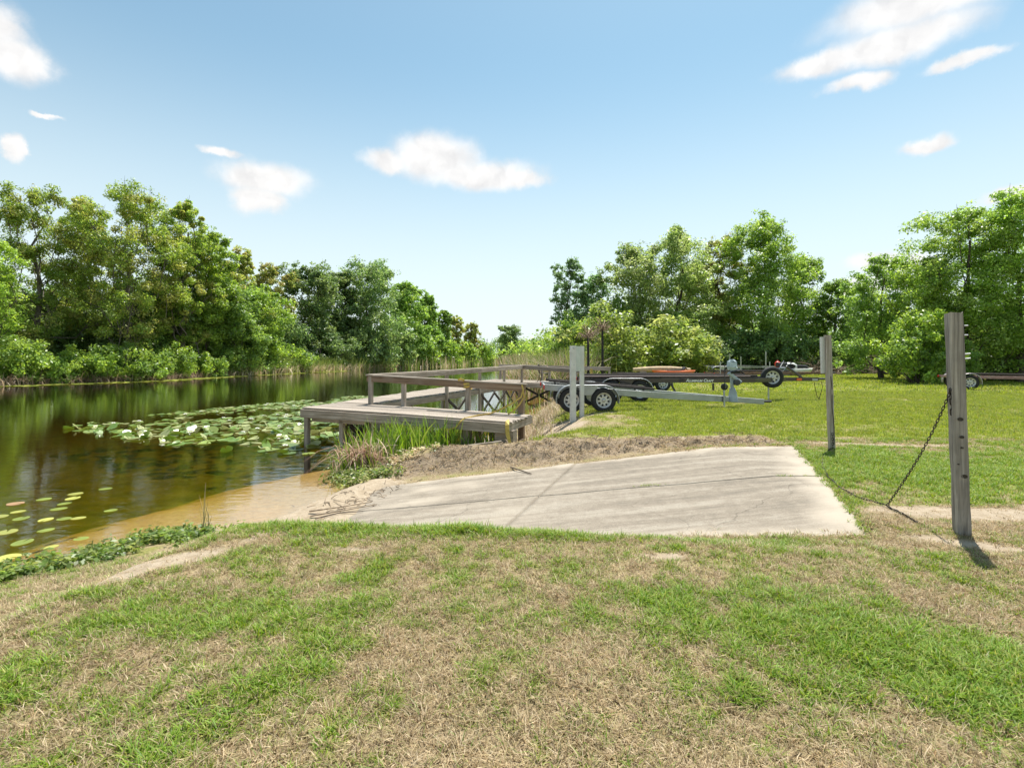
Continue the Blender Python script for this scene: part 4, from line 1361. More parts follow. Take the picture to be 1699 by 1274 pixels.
j = jack(T1, jx, -.16, z1(jx) + .36, gz(1.62 + jx, 14.8) - zt, mat=STEEL)
mb = MB(); mb.tube([(jx, -.2, z1(jx) + .40), (jx, -.2, z1(jx) + 1.0)], .012, 6); mb.build('guide_rod', DARKSTEEL, T1)
mb = MB(); mb.lathe([(.0, -.03), (.085, -.03), (.1, -.015), (.1, .015), (.085, .03), (.0, .03)], (jx - .02, -.22, z1(jx) + .36), 'y', 18); mb.build('jack_wheel', RUBBER, j)

# 2: black tandem trailer behind it, lettered, spare wheel on the rail
zt = gz(5, 17.8)
T2, z2 = trailer('boat_trailer', 'black tandem boat trailer with white lettering and a spare wheel on its rail', (3.35, 17.95, zt), R(-2.5), R(-.2), -1.0, 4.7, 7.2, .86, (0.0, .9), .70, .14, BLACKP, BLACKP, W69, .355)
mb = MB(); mb.bar((-.9, -.88, .83), (4.6, -.72, .84), .10, .05, b=.01); mb.build('side_rail', BROWNP, T2)
t = wheel(T2, W69, (5.47, -.38, .80), rot=(R(0), .4, R(-6)))
mb = MB(); mb.bar((5.47, -.36, .80), (5.47, 0, .72), .06, .06); mb.build('spare_bracket', DARKSTEEL, T2)
jack(T2, 5.45, -.17, .72, -.02, mat=simple('pale_jack', (.55, .55, .53), .5, .2))
mb = MB(); mb.bar((6.72, 0, .72), (6.05, 0, 1.22), .075, .075, b=.01); ws = mb.build('winch_stand', BLACKP, T2)
mb = MB(); mb.box(5.82, 6.12, -.10, .10, 1.16, 1.30, .02); mb.build('winch', DARKSTEEL, ws)
mb = MB(); mb.tube([(5.78, -.14, 1.02), (5.98, -.14, 1.36), (6.12, -.14, 1.24), (5.95, -.14, 1.0), (5.78, -.14, 1.02)], .014, 6); mb.build('bow_frame', STEEL, ws)
mb = MB(); mb.box(6.45, 6.62, -.066, -.05, .68, .76); mb.build('side_marker', ORANGE, T2)
mb = MB(); mb.box(6.98, 7.16, -.0535, -.045, .675, .745); mb.build('data_plate', STEEL, T2)
for dx in (7.05, 7.3):
    mb = MB(); mb.tube([(dx, -.03, .64), (dx + .02, -.05, .45), (dx + (.08 if dx < 7.2 else -.06), -.05, .16), (dx + (.16 if dx < 7.2 else -.1), -.06, .02)], .011, 6); mb.build('safety_chain', RUST, T2)
mb = MB(); mb.bar((3.35, -.86, .62), (3.35, -.86, .38), .07, .05, (1, 0, 0)); mb.build('drop_bracket', BLACKP, T2)
mb = MB(); mb.bar((2.0, -.7, .60), (2.3, -.7, .05), .05, .06, (1, 0, 0)); mb.build('prop_stand', DARKSTEEL, T2)


def lettering(text, size, mat, parent, loc, rot, sx=1.0):
    cu = bpy.data.curves.new('lettering', 'FONT'); cu.body = text; cu.size = size; cu.extrude = .0015; cu.shear = .28
    cu.small_caps_scale = .72; cu.offset = .004
    for i, ch in enumerate(text):
        if ch.islower(): cu.body_format[i].use_small_caps = True
    tmp = bpy.data.objects.new('lettering_tmp', cu); COL.objects.link(tmp)
    bpy.context.view_layer.update()
    dg = bpy.context.evaluated_depsgraph_get()
    me = bpy.data.meshes.new_from_object(tmp.evaluated_get(dg))
    bpy.data.objects.remove(tmp)
    me.materials.clear(); me.materials.append(mat)
    return child('lettering', me, parent, loc, rot, (sx, 1, 1))


LETTER = simple('white_letters', (.8, .79, .74), .5, var=.05)
lettering('Aluminum Craft', .135, LETTER, T2, (2.45, -.892, .665), (R(90), 0, 0), 1.0)

# 3: dark trailer parked behind the black one
T3, z3 = trailer('boat_trailer', 'dark grey tandem boat trailer parked behind the black one, next to the orange kayak', (5.6, 23.2, gz(5.6, 23)), R(2), R(.3), -1.1, 3.2, 6.2, .85, (0.0, .9), .60, .12, BROWNP, simple('grey_fender', (.30, .28, .27), .4, .3, .2, 4), W64, .335)

T6, z6 = trailer('boat_trailer', 'rusty brown boat trailer between the dark grey trailer and the jet ski', (12.6, 29.5, gz(12.6, 29.5)), R(-3), R(-.4), -1.2, 3.0, 5.6, .85, (0.0,), .58, .12, simple('rusty_steel', (.17, .10, .065), .75, .3, .4, 6, dirt=(.10, .07, .05)), DARKSTEEL, W64, .335)
for x in (-.9, 1.8):
    mb = MB(); mb.tube([(x, -.9, .5), (x, -.9, 1.25)], .03, 8); mb.build('guide_pole', STEEL, T6)
# 4: maroon trailer under the big tree on the right, running out of the frame
T4, z4 = trailer('boat_trailer', 'faded maroon single axle boat trailer under the large tree', (21.3, 24.3, gz(21, 24.5)), R(-24), R(.5), -.6, 3.6, 6.0, .85, (0.0,), .56, .10, PINKP, simple('pale_fender', (.5, .46, .47), .35, .5, .15, 4), W64, .335)

# 5: long silver pontoon trailer far back with upright guide poles
T5, z5 = trailer('boat_trailer', 'long silver pontoon trailer with upright guide poles in front of the wood', (17.0, 43.5, gz(17, 43)), R(-4), R(-.3), -1.6, 2.8, 5.2, 1.0, (0.0, .9), .66, .2, ALU, STEEL, W64, .335)
for (x, h_) in ((1.1, 1.5), (2.0, 1.25), (4.0, 1.7)):
    mb = MB(); mb.tube([(x, -1.02, .4), (x, -1.02, h_ + .3)], .05, 8); mb.build('guide_pole', simple('pvc', (.5, .5, .48), .5, var=.1), T5)

# ------------------------------------------------------------------ odds and ends stored in the yard
def hull_mesh(Ln, W, H, mat, n=15, flat=.75, deck=.0):
    """a small pointed hull along x, keel down"""
    mb = MB(); rings = []
    m_ = 9
    for i in range(n):
        t = i / (n - 1); x = -Ln / 2 + Ln * t
        f = max(.04, math.sin(math.pi * min(max(t, .0), 1)) ** .45) if 0 < t < 1 else .04
        k = H * (.12 * (2 * t - 1) ** 2)
        for j in range(m_):
            a = math.pi * j / (m_ - 1)
            rings.append((x, W / 2 * f * math.cos(a), H - H * f ** .6 * math.sin(a) ** flat + k))
    F = []
    for i in range(n - 1):
        for j in range(m_ - 1): F.append((i * m_ + j, (i + 1) * m_ + j, (i + 1) * m_ + j + 1, i * m_ + j + 1))
    for i in range(n - 1):
        F.append((i * m_, i * m_ + m_ - 1, (i + 1) * m_ + m_ - 1, (i + 1) * m_))
    mb.add(rings, F, True)
    return mb


x, y = 9.95, 31.5
K = empty('kayak', (x, y, gz(x, y) + .3), R(2), 'orange plastic kayak raised on two blocks behind the trailers', 'kayak')
for sx in (-.7, .7):
    mb = MB(); mb.box(sx - .1, sx + .1, -.25, .25, -.32, .06, .01); mb.build('support_block', GREYWOOD, K)
hull_mesh(2.7, .72, .36, None).build('hull', ORANGE, K)
mb = MB(); mb.lathe([(.30, .0), (.33, .04), (.28, .05), (.26, 0)], (0, 0, 0), 'z', 20, closed=True)
o = mb.build('cockpit_rim', RUBBER, K, (0, 0, .36)); o.scale = (1.5, .75, 1)
TARP = simple('tan_canvas', (.48, .36, .22), .85, var=.25, scale=5, bump=.4)
mb = MB(); mb.tube([(-1.9, 0, .14), (-1.2, .03, .17), (-.4, -.02, .19), (.5, .03, .18), (1.3, 0, .16), (1.75, .04, .14)], [.12, .16, .18, .19, .15, .11], 12)
o = mb.build('rolled_tarp', TARP, None, (9.6, 32.6, gz(9.6, 32.6) + .56)); tag(o, 'rolled tan canvas tarp lying on crates behind the orange kayak', 'tarp')
for dx in (-1.3, .2, 1.2):
    mb = MB(); mb.box(-.2, .2, -.25, .25, 0, .60, .01)
    for k in range(4): mb.box(-.21, .21, -.265, -.251, .03 + .15 * k, .13 + .15 * k)
    o = mb.build('wooden_crate', GREYWOOD, None, (9.6 + dx, 32.6, gz(9.6 + dx, 32.6) - .01)); tag(o, {-1.3: 'wooden crate under the tarp end away from the spare wheel', .2: 'wooden crate under the middle of the rolled tarp', 1.2: 'wooden crate under the tarp end beside the spare wheel'}[dx], 'crate', 'crates under the rolled tarp')
SW = empty('spare_wheel', (10.75, 31.95, gz(10.75, 31.95) + .56), 0, 'loose trailer wheel mounted on a short stand by the kayak', 'wheel')
wheel(SW, W64, (0, 0, 0), rot=(0, 0, R(50)))
mb = MB(); mb.bar((0, .1, -.58), (0, .1, .02), .08, .08, (1, 0, 0)); mb.box(-.2, .2, -.1, .3, -.57, -.52); mb.build('stand', DARKSTEEL, SW)

x, y = 15.6, 45.6
B_ = empty('rowing_boat', (x + 3.4, y, gz(x, y) + .75), R(4), 'grey blue upturned rowing boat stored behind the pontoon trailer', 'boat')
o = hull_mesh(3.4, 1.3, .5, None).build('hull', simple('grey_blue_hull', (.28, .33, .37), .5, var=.25, scale=3, dirt=(.35, .31, .27)), B_); o.rotation_euler = (math.pi, 0, 0)
mb = MB()
for sx in (-.9, .9): mb.box(sx - .07, sx + .07, -.5, .5, -.77, -.40)
mb.build('trestle', GREYWOOD, B_)

x, y = 22.4, 40.5
J = empty('jet_ski', (x, y, gz(x, y)), R(-12), 'white and black jet ski parked in front of the brush pile', 'jet ski')
mb = hull_mesh(2.5, 1.05, .55, None, flat=.6); mb.build('hull', WHITEP, J, (0, 0, .05))
mb = MB(); mb.lathe([(.0, .32), (.22, .30), (.36, .2), (.42, .05), (.40, .0)], (0, 0, 0), 'z', 18); o = mb.build('cowling', WHITEP, J, (-.45, 0, .62)); o.scale = (1.6, .9, 1.5)
mb = MB(); mb.lathe([(.0, .26), (.18, .24), (.27, .14), (.3, 0)], (0, 0, 0), 'z', 16); o = mb.build('seat', RUBBER, J, (.35, 0, .64)); o.scale = (2.2, .75, 1.1)
mb = MB(); mb.lathe([(.24, -.006), (.2, -.01), (.0, -.012)], (0, 0, 0), 'y', 18); o = mb.build('side_panel', RUBBER, J, (-.42, -.385, .8)); o.scale = (1.4, 1, .75)
mb = MB(); mb.tube([(-.35, -.38, 1.06), (-.42, -.1, 1.13), (-.42, .1, 1.13), (-.35, .38, 1.06)], .03, 8); mb.build('handlebar', RUBBER, J)
x, y = 20.9, 40.2
mb = MB(); mb.box(-.5, .5, -.3, .3, 0, .62, .03); mb.box(-.53, .53, -.33, .33, .60, .70, .02); mb.box(-.45, .45, -.312, -.30, .1, .5)
o = mb.build('storage_bin', simple('bluegrey_plastic', (.14, .18, .21), .5, var=.2), None, (x + .25, y, gz(x, y) - .01)); tag(o, 'blue grey plastic storage bin next to the jet ski', 'bin')
x2 = 20.85
by = empty('buoy', (x2, y, gz(x, y) + .69), 0, 'red ball buoy standing on the storage bin', 'buoy')
mb = MB(); mb.lathe([(0, 0.0)] + [(.235 * math.sin(math.pi * k / 12), .26 - .25 * math.cos(math.pi * k / 12)) for k in range(1, 12)] + [(.05, .52), (.05, .58), (.02, .60), (0, .60)], (0, 0, 0), 'z', 20)
mb.build('float', simple('red_vinyl', (.62, .06, .035), .4, var=.15), by)
mb = MB(); mb.tube([(-.04, 0, .58), (-.05, 0, .64), (0, 0, .67), (.05, 0, .64), (.04, 0, .58)], .012, 6); mb.build('eye', RUBBER, by)

# two dark poles topped with dead fronds
def frond_pole(x, y, h, label):
    z = gz(x, y)
    Q = empty('dead_palm_pole', (x, y, z - .05), 0, label, 'pole')
    rng = np.random.default_rng(int(x * 91))
    mb = MB(); mb.tube([(0, 0, 0), (.01, 0, h * .5), (0, 0, h)], [.075, .065, .06], 10); mb.build('trunk', simple('black_pole', (.02, .018, .017), .8, var=.4, scale=14, bump=.5), Q)
    mb = MB()
    for k in range(70):
        a = rng.uniform(0, 6.28); L_ = rng.uniform(.25, .75); el_ = rng.uniform(-.5, 1.3)
        p = Vector((0, 0, h + rng.uniform(-.1, .15)))
        d = Vector((math.cos(a) * math.cos(el_), math.sin(a) * math.cos(el_), math.sin(el_)))
        q = p + d * L_; r_ = q + Vector((d.x * .1, d.y * .1, -.22 * L_ - .05))
        mb.tube([p, q, r_], [.010, .012, .003], 4, cap=False)
    mb.build('dead_fronds', simple('dry_frond', (.24, .17, .11), .9, var=.5, scale=20), Q)


frond_pole(3.85, 25.9, 2.72, 'left black pole topped with a dead frond tangle behind the dock railing')
frond_pole(4.75, 26.9, 3.0, 'taller black pole topped with a dead frond tangle near the dock end post')

# ------------------------------------------------------------------ trees and shrubs
# east, north, height, crown half width (metres), kind, bare fraction of the stem
TREES = [
    (-41.6, 41.0, 11.0, 2.5, 'fresh', 0.10),
    (-43.2, 47.0, 17.0, 4.9, 'airy', 0.22),
    (-45.3, 55.0, 18.2, 3.9, 'airy', 0.30),
    (-37.5, 50.0, 18.3, 5.1, 'airy', 0.25),
    (-36.1, 56.0, 19.1, 4.1, 'airy', 0.25),
    (-35.6, 60.0, 16.3, 4.1, 'fresh', 0.15),
    (-36.2, 68.0, 15.7, 3.7, 'olive', 0.20),
    (-33.8, 68.0, 11.5, 4.6, 'lime', 0.05),
    (-37.2, 80.0, 15.9, 3.8, 'olive', 0.20),
    (-34.9, 86.0, 17.2, 5.9, 'dark', 0.12),
    (-32.5, 96.0, 17.4, 5.1, 'dark', 0.10),
    (-28.2, 100.0, 20.5, 8.7, 'dark', 0.08),
    (-24.3, 116.0, 18.9, 5.7, 'mid', 0.08),
    (-21.7, 128.0, 17.4, 4.2, 'mid', 0.08),
    (-18.9, 140.0, 14.7, 3.3, 'mid', 0.10),
    (-16.8, 154.0, 14.4, 3.3, 'olive', 0.20),
    (-13.9, 174.0, 13.9, 3.5, 'olive', 0.25),
    (-1.0, 215.0, 15.4, 6.1, 'dark', 0.10),
    (5.7, 52.0, 11.6, 2.1, 'blue', 0.10),
    (8.3, 52.0, 10.1, 2.4, 'blue', 0.15),
    (11.8, 50.0, 12.7, 3.9, 'oak', 0.12),
    (16.7, 51.0, 14.5, 4.2, 'oak', 0.15),
    (22.2, 54.0, 14.5, 3.3, 'olive', 0.20),
    (24.6, 50.0, 15.6, 4.7, 'oak2', 0.15),
    (29.9, 53.0, 12.0, 3.2, 'oak2', 0.15),
    (31.5, 50.0, 9.2, 2.7, 'mid', 0.10),
    (38.3, 56.0, 9.9, 2.2, 'sparse', 0.25),
    (42.2, 58.0, 6.5, 2.5, 'mid', 0.10),
    (25.8, 32.0, 7.8, 2.3, 'fresh', 0.10),
    (27.4, 31.0, 10.6, 3.4, 'oak2', 0.20),
    (29.8, 30.0, 11.4, 3.2, 'oak2', 0.25),
    (25.6, 35.5, 8.6, 2.8, 'mid', 0.10),
    (20.3, 57.0, 12.0, 3.8, 'oak', 0.10),
    (-39.0, 57.0, 10.5, 4.5, 'mid', 0.10),
    (-33.5, 62.0, 10.5, 4.2, 'mid', 0.10),
]
SHRUBS = [
    (6.6, 36.0, 5.4, 2.8, 'yel'),
    (10.5, 38.0, 5.5, 3.0, 'yel'),
    (4.7, 38.0, 4.8, 1.5, 'lime'),
    (13.6, 40.0, 3.8, 2.1, 'yel'),
    (18.2, 47.0, 4.2, 2.4, 'dark'),
    (22.0, 48.0, 5.1, 2.8, 'dark'),
    (24.9, 47.0, 4.7, 2.8, 'dark'),
    (27.6, 47.0, 4.4, 2.2, 'dark'),
    (30.4, 47.0, 3.9, 2.0, 'mid'),
    (36.5, 50.0, 4.3, 2.5, 'lime'),
    (23.0, 29.0, 4.7, 1.8, 'lime'),
    (25.3, 29.5, 3.3, 1.4, 'mid'),
    (31.1, 33.0, 4.3, 2.3, 'dark'),
    (31.0, 31.0, 3.2, 1.8, 'dark'),
    (35.2, 52.0, 5.4, 2.4, 'mid'),
    (15.6, 49.0, 6.9, 2.9, 'mid'),
    (9.8, 49.0, 6.3, 2.9, 'mid'),
    (-40.3, 40.5, 3.7, 2.1, 'lime'),
    (-39.1, 41.5, 2.5, 2.1, 'lime'),
    (-38.2, 43.0, 3.1, 2.1, 'lime'),
    (-37.2, 44.5, 2.8, 2.3, 'lime'),
    (-36.0, 46.0, 3.2, 2.2, 'lime'),
    (-34.9, 48.0, 2.5, 2.1, 'lime'),
    (-34.7, 51.5, 3.0, 2.3, 'lime'),
    (-34.6, 56.0, 2.8, 2.4, 'lime'),
    (-34.6, 61.5, 2.8, 2.5, 'lime'),
    (-33.7, 67.0, 3.1, 2.8, 'lime'),
    (-33.0, 73.5, 4.1, 2.9, 'lime'),
    (-46.7, 49.0, 8.0, 3.5, 'dark'),
    (-44.4, 51.0, 7.0, 3.6, 'dark'),
    (-41.5, 53.0, 7.9, 3.7, 'dark'),
    (-39.9, 57.0, 9.0, 4.0, 'dark'),
    (-38.7, 62.0, 9.0, 4.0, 'dark'),
    (-37.6, 68.0, 8.9, 3.6, 'dark'),
    (-35.8, 78.0, 8.2, 4.1, 'dark'),
    (-31.6, 84.0, 7.7, 4.4, 'dark'),
    (-27.9, 95.0, 6.9, 5.6, 'dark'),
    (-24.8, 108.0, 7.6, 5.1, 'dark'),
    (-21.7, 123.0, 7.8, 4.1, 'lime'),
    (-18.1, 137.0, 6.9, 3.5, 'lime'),
    (-14.2, 155.0, 6.7, 3.6, 'lime'),
    (-9.9, 176.0, 8.0, 4.1, 'lime'),
]

PAL = {'fresh': [(.14, .21, .035), (.18, .25, .045), (.10, .165, .03)], 'airy': [(.14, .205, .035), (.18, .24, .045), (.10, .165, .03), (.21, .205, .06)],
       'olive': [(.17, .20, .05), (.13, .17, .04), (.22, .20, .07)], 'lime': [(.15, .22, .035), (.19, .26, .05), (.10, .165, .03), (.07, .12, .03)],
       'dark': [(.085, .14, .045), (.115, .17, .05), (.065, .11, .035), (.14, .18, .065)], 'mid': [(.11, .18, .038), (.15, .22, .045), (.08, .135, .035)],
       'blue': [(.12, .19, .08), (.155, .225, .09), (.09, .15, .065)], 'oak': [(.13, .185, .05), (.17, .22, .065), (.095, .145, .04), (.20, .23, .10)],
       'oak2': [(.13, .205, .035), (.165, .25, .045), (.09, .155, .03), (.20, .265, .07)], 'sparse': [(.11, .17, .045), (.15, .20, .055)],
       'yel': [(.135, .19, .04), (.17, .215, .05), (.095, .14, .032), (.20, .22, .075)]}


def leaves(rng, C, rad, n, leaf, pal, flat=.75, up=.55):
    """C (k,3) clump centres, rad (k,) clump radii, n leaves per clump"""
    k = len(C)
    tot = k * n
    idx = np.repeat(np.arange(k), n)
    d = rng.normal(size=(tot, 3)); d /= np.linalg.norm(d, axis=1)[:, None]
    r = rng.uniform(0, 1, tot) ** .45
    P = C[idx] + d * (r * rad[idx])[:, None] * np.array([1, 1, flat])
    nrm = d * .55 + np.array([0, 0, up]) + rng.normal(size=(tot, 3)) * .5
    nrm /= np.linalg.norm(nrm, axis=1)[:, None]
    t = rng.normal(size=(tot, 3)); t -= nrm * (t * nrm).sum(1)[:, None]; t /= np.linalg.norm(t, axis=1)[:, None]
    b = np.cross(nrm, t)
    L_ = (leaf * rng.uniform(.6, 1.3, tot))[:, None]
    V = np.stack([P - t * L_ * .55, P + b * L_ * .30, P + t * L_ * .55 - nrm * L_ * .12, P - b * L_ * .30], 1).reshape(-1, 3)
    F = np.arange(tot * 4).reshape(-1, 4)
    pal = np.array(pal)
    base = pal[rng.integers(0, len(pal), k)][idx] * .6 + pal[rng.integers(0, len(pal), tot)] * .4
    c = base * rng.uniform(.6, 1.45, tot)[:, None]
    return V, F, np.repeat(c, 4, axis=0)


def branch_tube(V, F, pts, rs, n=5):
    o = len(V)
    for i, p in enumerate(pts):
        d = pts[min(i + 1, len(pts) - 1)] - pts[max(i - 1, 0)]
        d = d / (np.linalg.norm(d) + 1e-9)
        a = np.array([1., 0, 0]) if abs(d[0]) < .8 else np.array([0, 1., 0])
        u = np.cross(d, a); u /= np.linalg.norm(u); w = np.cross(d, u)
        for k in range(n):
            t = 2 * math.pi * k / n
            V.append(p + (u * math.cos(t) + w * math.sin(t)) * rs[i])
    for i in range(len(pts) - 1):
        for k in range(n): F.append((o + i * n + k, o + i * n + (k + 1) % n, o + (i + 1) * n + (k + 1) % n, o + (i + 1) * n + k))


def tree_meshes(seed, H, rx, kind, bare, nleaf, leaf, twigs=True):
    rng = np.random.default_rng(seed)
    bare = bare * .45 if H > 7 else bare * .3
    rx = rx * 1.1
    zb = H * bare
    cz, rz = (zb + H) / 2, (H - zb) / 2
    airy = kind in ('airy', 'olive', 'sparse')
    # lobes: the crown is a heap of rounded masses of different size
    nl = 22 if not airy else 24
    lob = []
    for i in range(nl):
        h = -.92 + 1.84 * (i + rng.uniform(.1, .9)) / nl
        a = i * 2.4 + rng.normal(0, .5)
        w = math.sqrt(max(1 - h * h * (.9 if h > 0 else .5), .05))
        rr = rng.uniform(.25, .78) * w
        r = rx * rng.uniform(.28, .46) * (.62 + .38 * w)
        lob.append((rx * rr * math.cos(a), rx * rr * math.sin(a), min(cz + rz * h * .93, H - r * .8), r))
    lob.append((rng.normal(0, rx * .12), 0, H - rx * .24, rx * .26))
    lob = np.array(lob)
    per = 9 if airy else 12
    C = []; rad = []
    for (x, y, z, r) in lob:
        d = rng.normal(size=(per, 3)); d /= np.linalg.norm(d, axis=1)[:, None]
        q = rng.uniform(.3, 1, per)[:, None] ** .6
        C.append(np.array([x, y, z]) + d * q * r * np.array([1, 1, .9])); rad.append(rng.uniform(.26, .5, per) * r * (1.0 if airy else 1.15))
    C = np.concatenate(C); rad = np.concatenate(rad)
    k = C[:, 2] > max(zb * .6, .3); C, rad = C[k], rad[k]
    V, F, col = leaves(rng, C, rad, max(8, nleaf // len(C)), leaf, PAL[kind])
    # stray sprigs break the outline
    ns = len(C) // 2
    d = rng.normal(size=(ns, 3)); d[:, 2] = np.abs(d[:, 2]) + .2; d /= np.linalg.norm(d, axis=1)[:, None]
    C2 = C[rng.integers(0, len(C), ns)] + d * rx * .17
    V2, F2, c2 = leaves(rng, C2, np.full(ns, rx * .085), max(5, nleaf // len(C) // 5), leaf * .85, PAL[kind])
    V = np.concatenate([V, V2]); F = np.concatenate([F, F2 + len(col)]); col = np.concatenate([col, c2])
    # stem and limbs
    TV, TF = [], []
    r0 = .05 + H * .011
    nodes = []
    for i in range(7):
        t = i / 6
        nodes.append(np.array([rng.normal(0, .05) * H * t * .5, rng.normal(0, .05) * H * t * .5, -.3 + (H * .8 + .3) * t]))
    branch_tube(TV, TF, nodes, [r0 * (1.25 - 1.1 * i / 6) + .015 for i in range(7)], 8)
    for (x, y, z, r) in lob[::2 if not airy else 1]:
        f = np.clip((z - r * .6) / H * .62 + rng.uniform(-.05, .08), .08, .74) / .8 * 6
        i = int(f); p = nodes[i] + (nodes[min(i + 1, 6)] - nodes[i]) * (f - i)
        q = np.array([x, y, z]); mid = p * .45 + q * .55 + np.array([0, 0, -.06 * H]) + rng.normal(0, .03 * H, 3)
        rr = r0 * .42 * (1 - f / 9)
        branch_tube(TV, TF, [p, p * .6 + mid * .4 + rng.normal(0, .015 * H, 3), mid, q * .7 + mid * .3, q], [rr, rr * .85, rr * .65, rr * .45, .02], 5)
        dd = np.linalg.norm(C - q, axis=1); near = np.argsort(dd)[:(5 if airy else 3)]
        for j in near:
            e = C[j]; s_ = mid * .4 + q * .6
            branch_tube(TV, TF, [s_, s_ * .5 + e * .5 + rng.normal(0, .02 * H, 3), e, e + (e - s_) * .35 + np.array([0, 0, .1])], [rr * .4, rr * .28, .022, .006], 4)
    cm = np_mesh('crown', V, F, LEAF, col)
    tm = bpy.data.meshes.new('trunk'); tm.from_pydata([tuple(v) for v in TV], [], TF); tm.materials.append(BARK_GREY if kind in ('airy', 'sparse') else BARK)
    tm.polygons.foreach_set('use_smooth', [True] * len(TF)); tm.update()
    return cm, tm


TREE_LABEL = [
    'fresh green tree at the open end of the lily covered far bank', 'tall airy tree with olive leaves beside the fresh green tree on the far bank',
    'slender airy tree behind the two tallest trees of the far bank', 'tallest airy tree with brownish top and visible grey limbs on the far bank',
    'airy olive tree standing between the tallest one and the bright green tree', 'bright green rounded tree at the foot of the airy far bank trees',
    'yellowish olive tree with thin top behind the lime green tree', 'lime green low spreading tree at the water edge of the far bank',
    'thin olive tree between the lime tree and the dark oaks', 'dark green oak beside the largest dark oak on the far bank',
    'dark oak crowded behind the largest round oak of the far bank', 'largest dark round crowned oak above the reeds of the far bank',
    'mid green tree on the channel side of the largest dark oak', 'narrow mid green tree following the oaks along the channel',
    'small mid green tree where the far bank curves along the channel', 'thin olive tree beyond the narrow trees of the channel bank',
    'sparse olive tree beside the bare dead tree at the channel end', 'solitary dark tree at the far end of the channel',
    'narrow blue green tree at the dock end of the wood', 'blue green tree just behind the narrow one at the wood edge',
    'broad oak over the yellow green thicket by the dock', 'tall grey green oak in the middle of the wood behind the trailers',
    'olive tree with pale limbs between the two tallest trees of the wood', 'tallest bright leaved tree of the wood above the pontoon trailer',
    'lower bright tree leaning out from the tallest tree of the wood', 'small mid green tree behind the brush pile',
    'sparse thin tree with gaps at the end of the wood', 'low mid green tree filling the gap beyond the sparse tree',
    'fresh green tree at the lawn edge of the big tree group by the maroon trailer', 'big bright leaved tree behind the maroon trailer', 'highest tree of the group over the maroon trailer',
    'mid green tree behind the fresh green one at the lawn edge', 'grey green oak at the back of the wood behind the olive tree',
    'mid green tree behind the tallest airy tree of the far bank', 'mid green tree behind the bright green rounded tree of the far bank']


def build_trees():
    for i, (x, y, H, rx, kind, bare) in enumerate(TREES):
        big = y < 70
        px_leaf = .0044 * y                         # leaf sprays stay a few pixels long
        leaf = min(max(.15, px_leaf), .6) * (.92 if kind in ('airy', 'sparse', 'olive') else 1)
        n = int(min(470 * rx * H * (1.9 if y < 40 else 1), 36000) * (1.0 if big else .62 if y < 130 else .3))
        if kind == 'sparse': n = 5000
        cm, tm = tree_meshes(100 + i, H, rx, kind, bare, n, leaf)
        nm = {'dark': 'oak_tree', 'oak': 'oak_tree', 'oak2': 'broadleaf_tree', 'airy': 'cypress_tree', 'lime': 'willow_tree'}.get(kind, 'tree')
        T = empty(nm, (x, y, gz(x, y)), 0, TREE_LABEL[i], 'tree', 'trees on the far bank' if x < 3 else 'trees around the yard')
        child('trunk', tm, T); child('crown', cm, T)
    # the bare dead tree by the channel
    rng = np.random.default_rng(2)
    x, y = -10.6, 176
    D = empty('dead_tree', (x, y, gz(x, y)), 0, 'bare grey dead tree at the end of the far bank', 'tree')
    TV, TF = [], []
    def grow(p, d, L_, r, dep):
        q = p + d * L_; m_ = (p + q) / 2 + rng.normal(0, L_ * .06, 3)
        branch_tube(TV, TF, [p, m_, q], [r, r * .8, r * .6], 5)
        if dep:
            for _ in range(3):
                e = d + rng.normal(0, .42, 3); e[2] = abs(e[2]); e /= np.linalg.norm(e)
                grow(q, e, L_ * rng.uniform(.55, .8), r * .55, dep - 1)
    grow(np.array([0, 0, -.2]), np.array([.1, 0, 1.]), 4.2, .32, 4)
    me = bpy.data.meshes.new('trunk'); me.from_pydata([tuple(v) for v in TV], [], TF); me.materials.append(BARK_PALE); me.update()
    child('trunk', me, D)


build_trees()

SHRUB_LABEL = {'yel': 'yellow green shrub of the thicket between dock and trailers', 'lime': 'lime green shrub', 'dark': 'dark green understorey shrub', 'mid': 'mid green shrub'}


YARD_SHRUBS = {0: 'yellow green shrub right behind the two black poles', 1: 'large yellow green shrub between the black poles and the orange kayak', 3: 'smaller yellow green shrub behind the orange kayak',
               2: 'lime green shrub among the reeds by the dock end post', 9: 'lime green shrub beyond the brown leafless shrub', 10: 'lime green shrub at the lawn corner of the big tree group',
               8: 'mid green shrub behind the dark heap of branches', 11: 'mid green shrub between the lime shrub and the maroon trailer', 14: 'mid green shrub under the sparse thin tree',
               15: 'mid green shrub filling the wood behind the kayak', 16: 'mid green shrub below the blue green trees', 4: 'dark green shrub behind the upturned boat end of the yard',
               5: 'dark green shrub behind the pontoon trailer poles', 6: 'dark green shrub behind the red buoy', 7: 'dark green shrub behind the cut branch pile',
               12: 'dark green shrub behind the axle of the maroon trailer', 13: 'dark green shrub behind the tongue of the maroon trailer'}


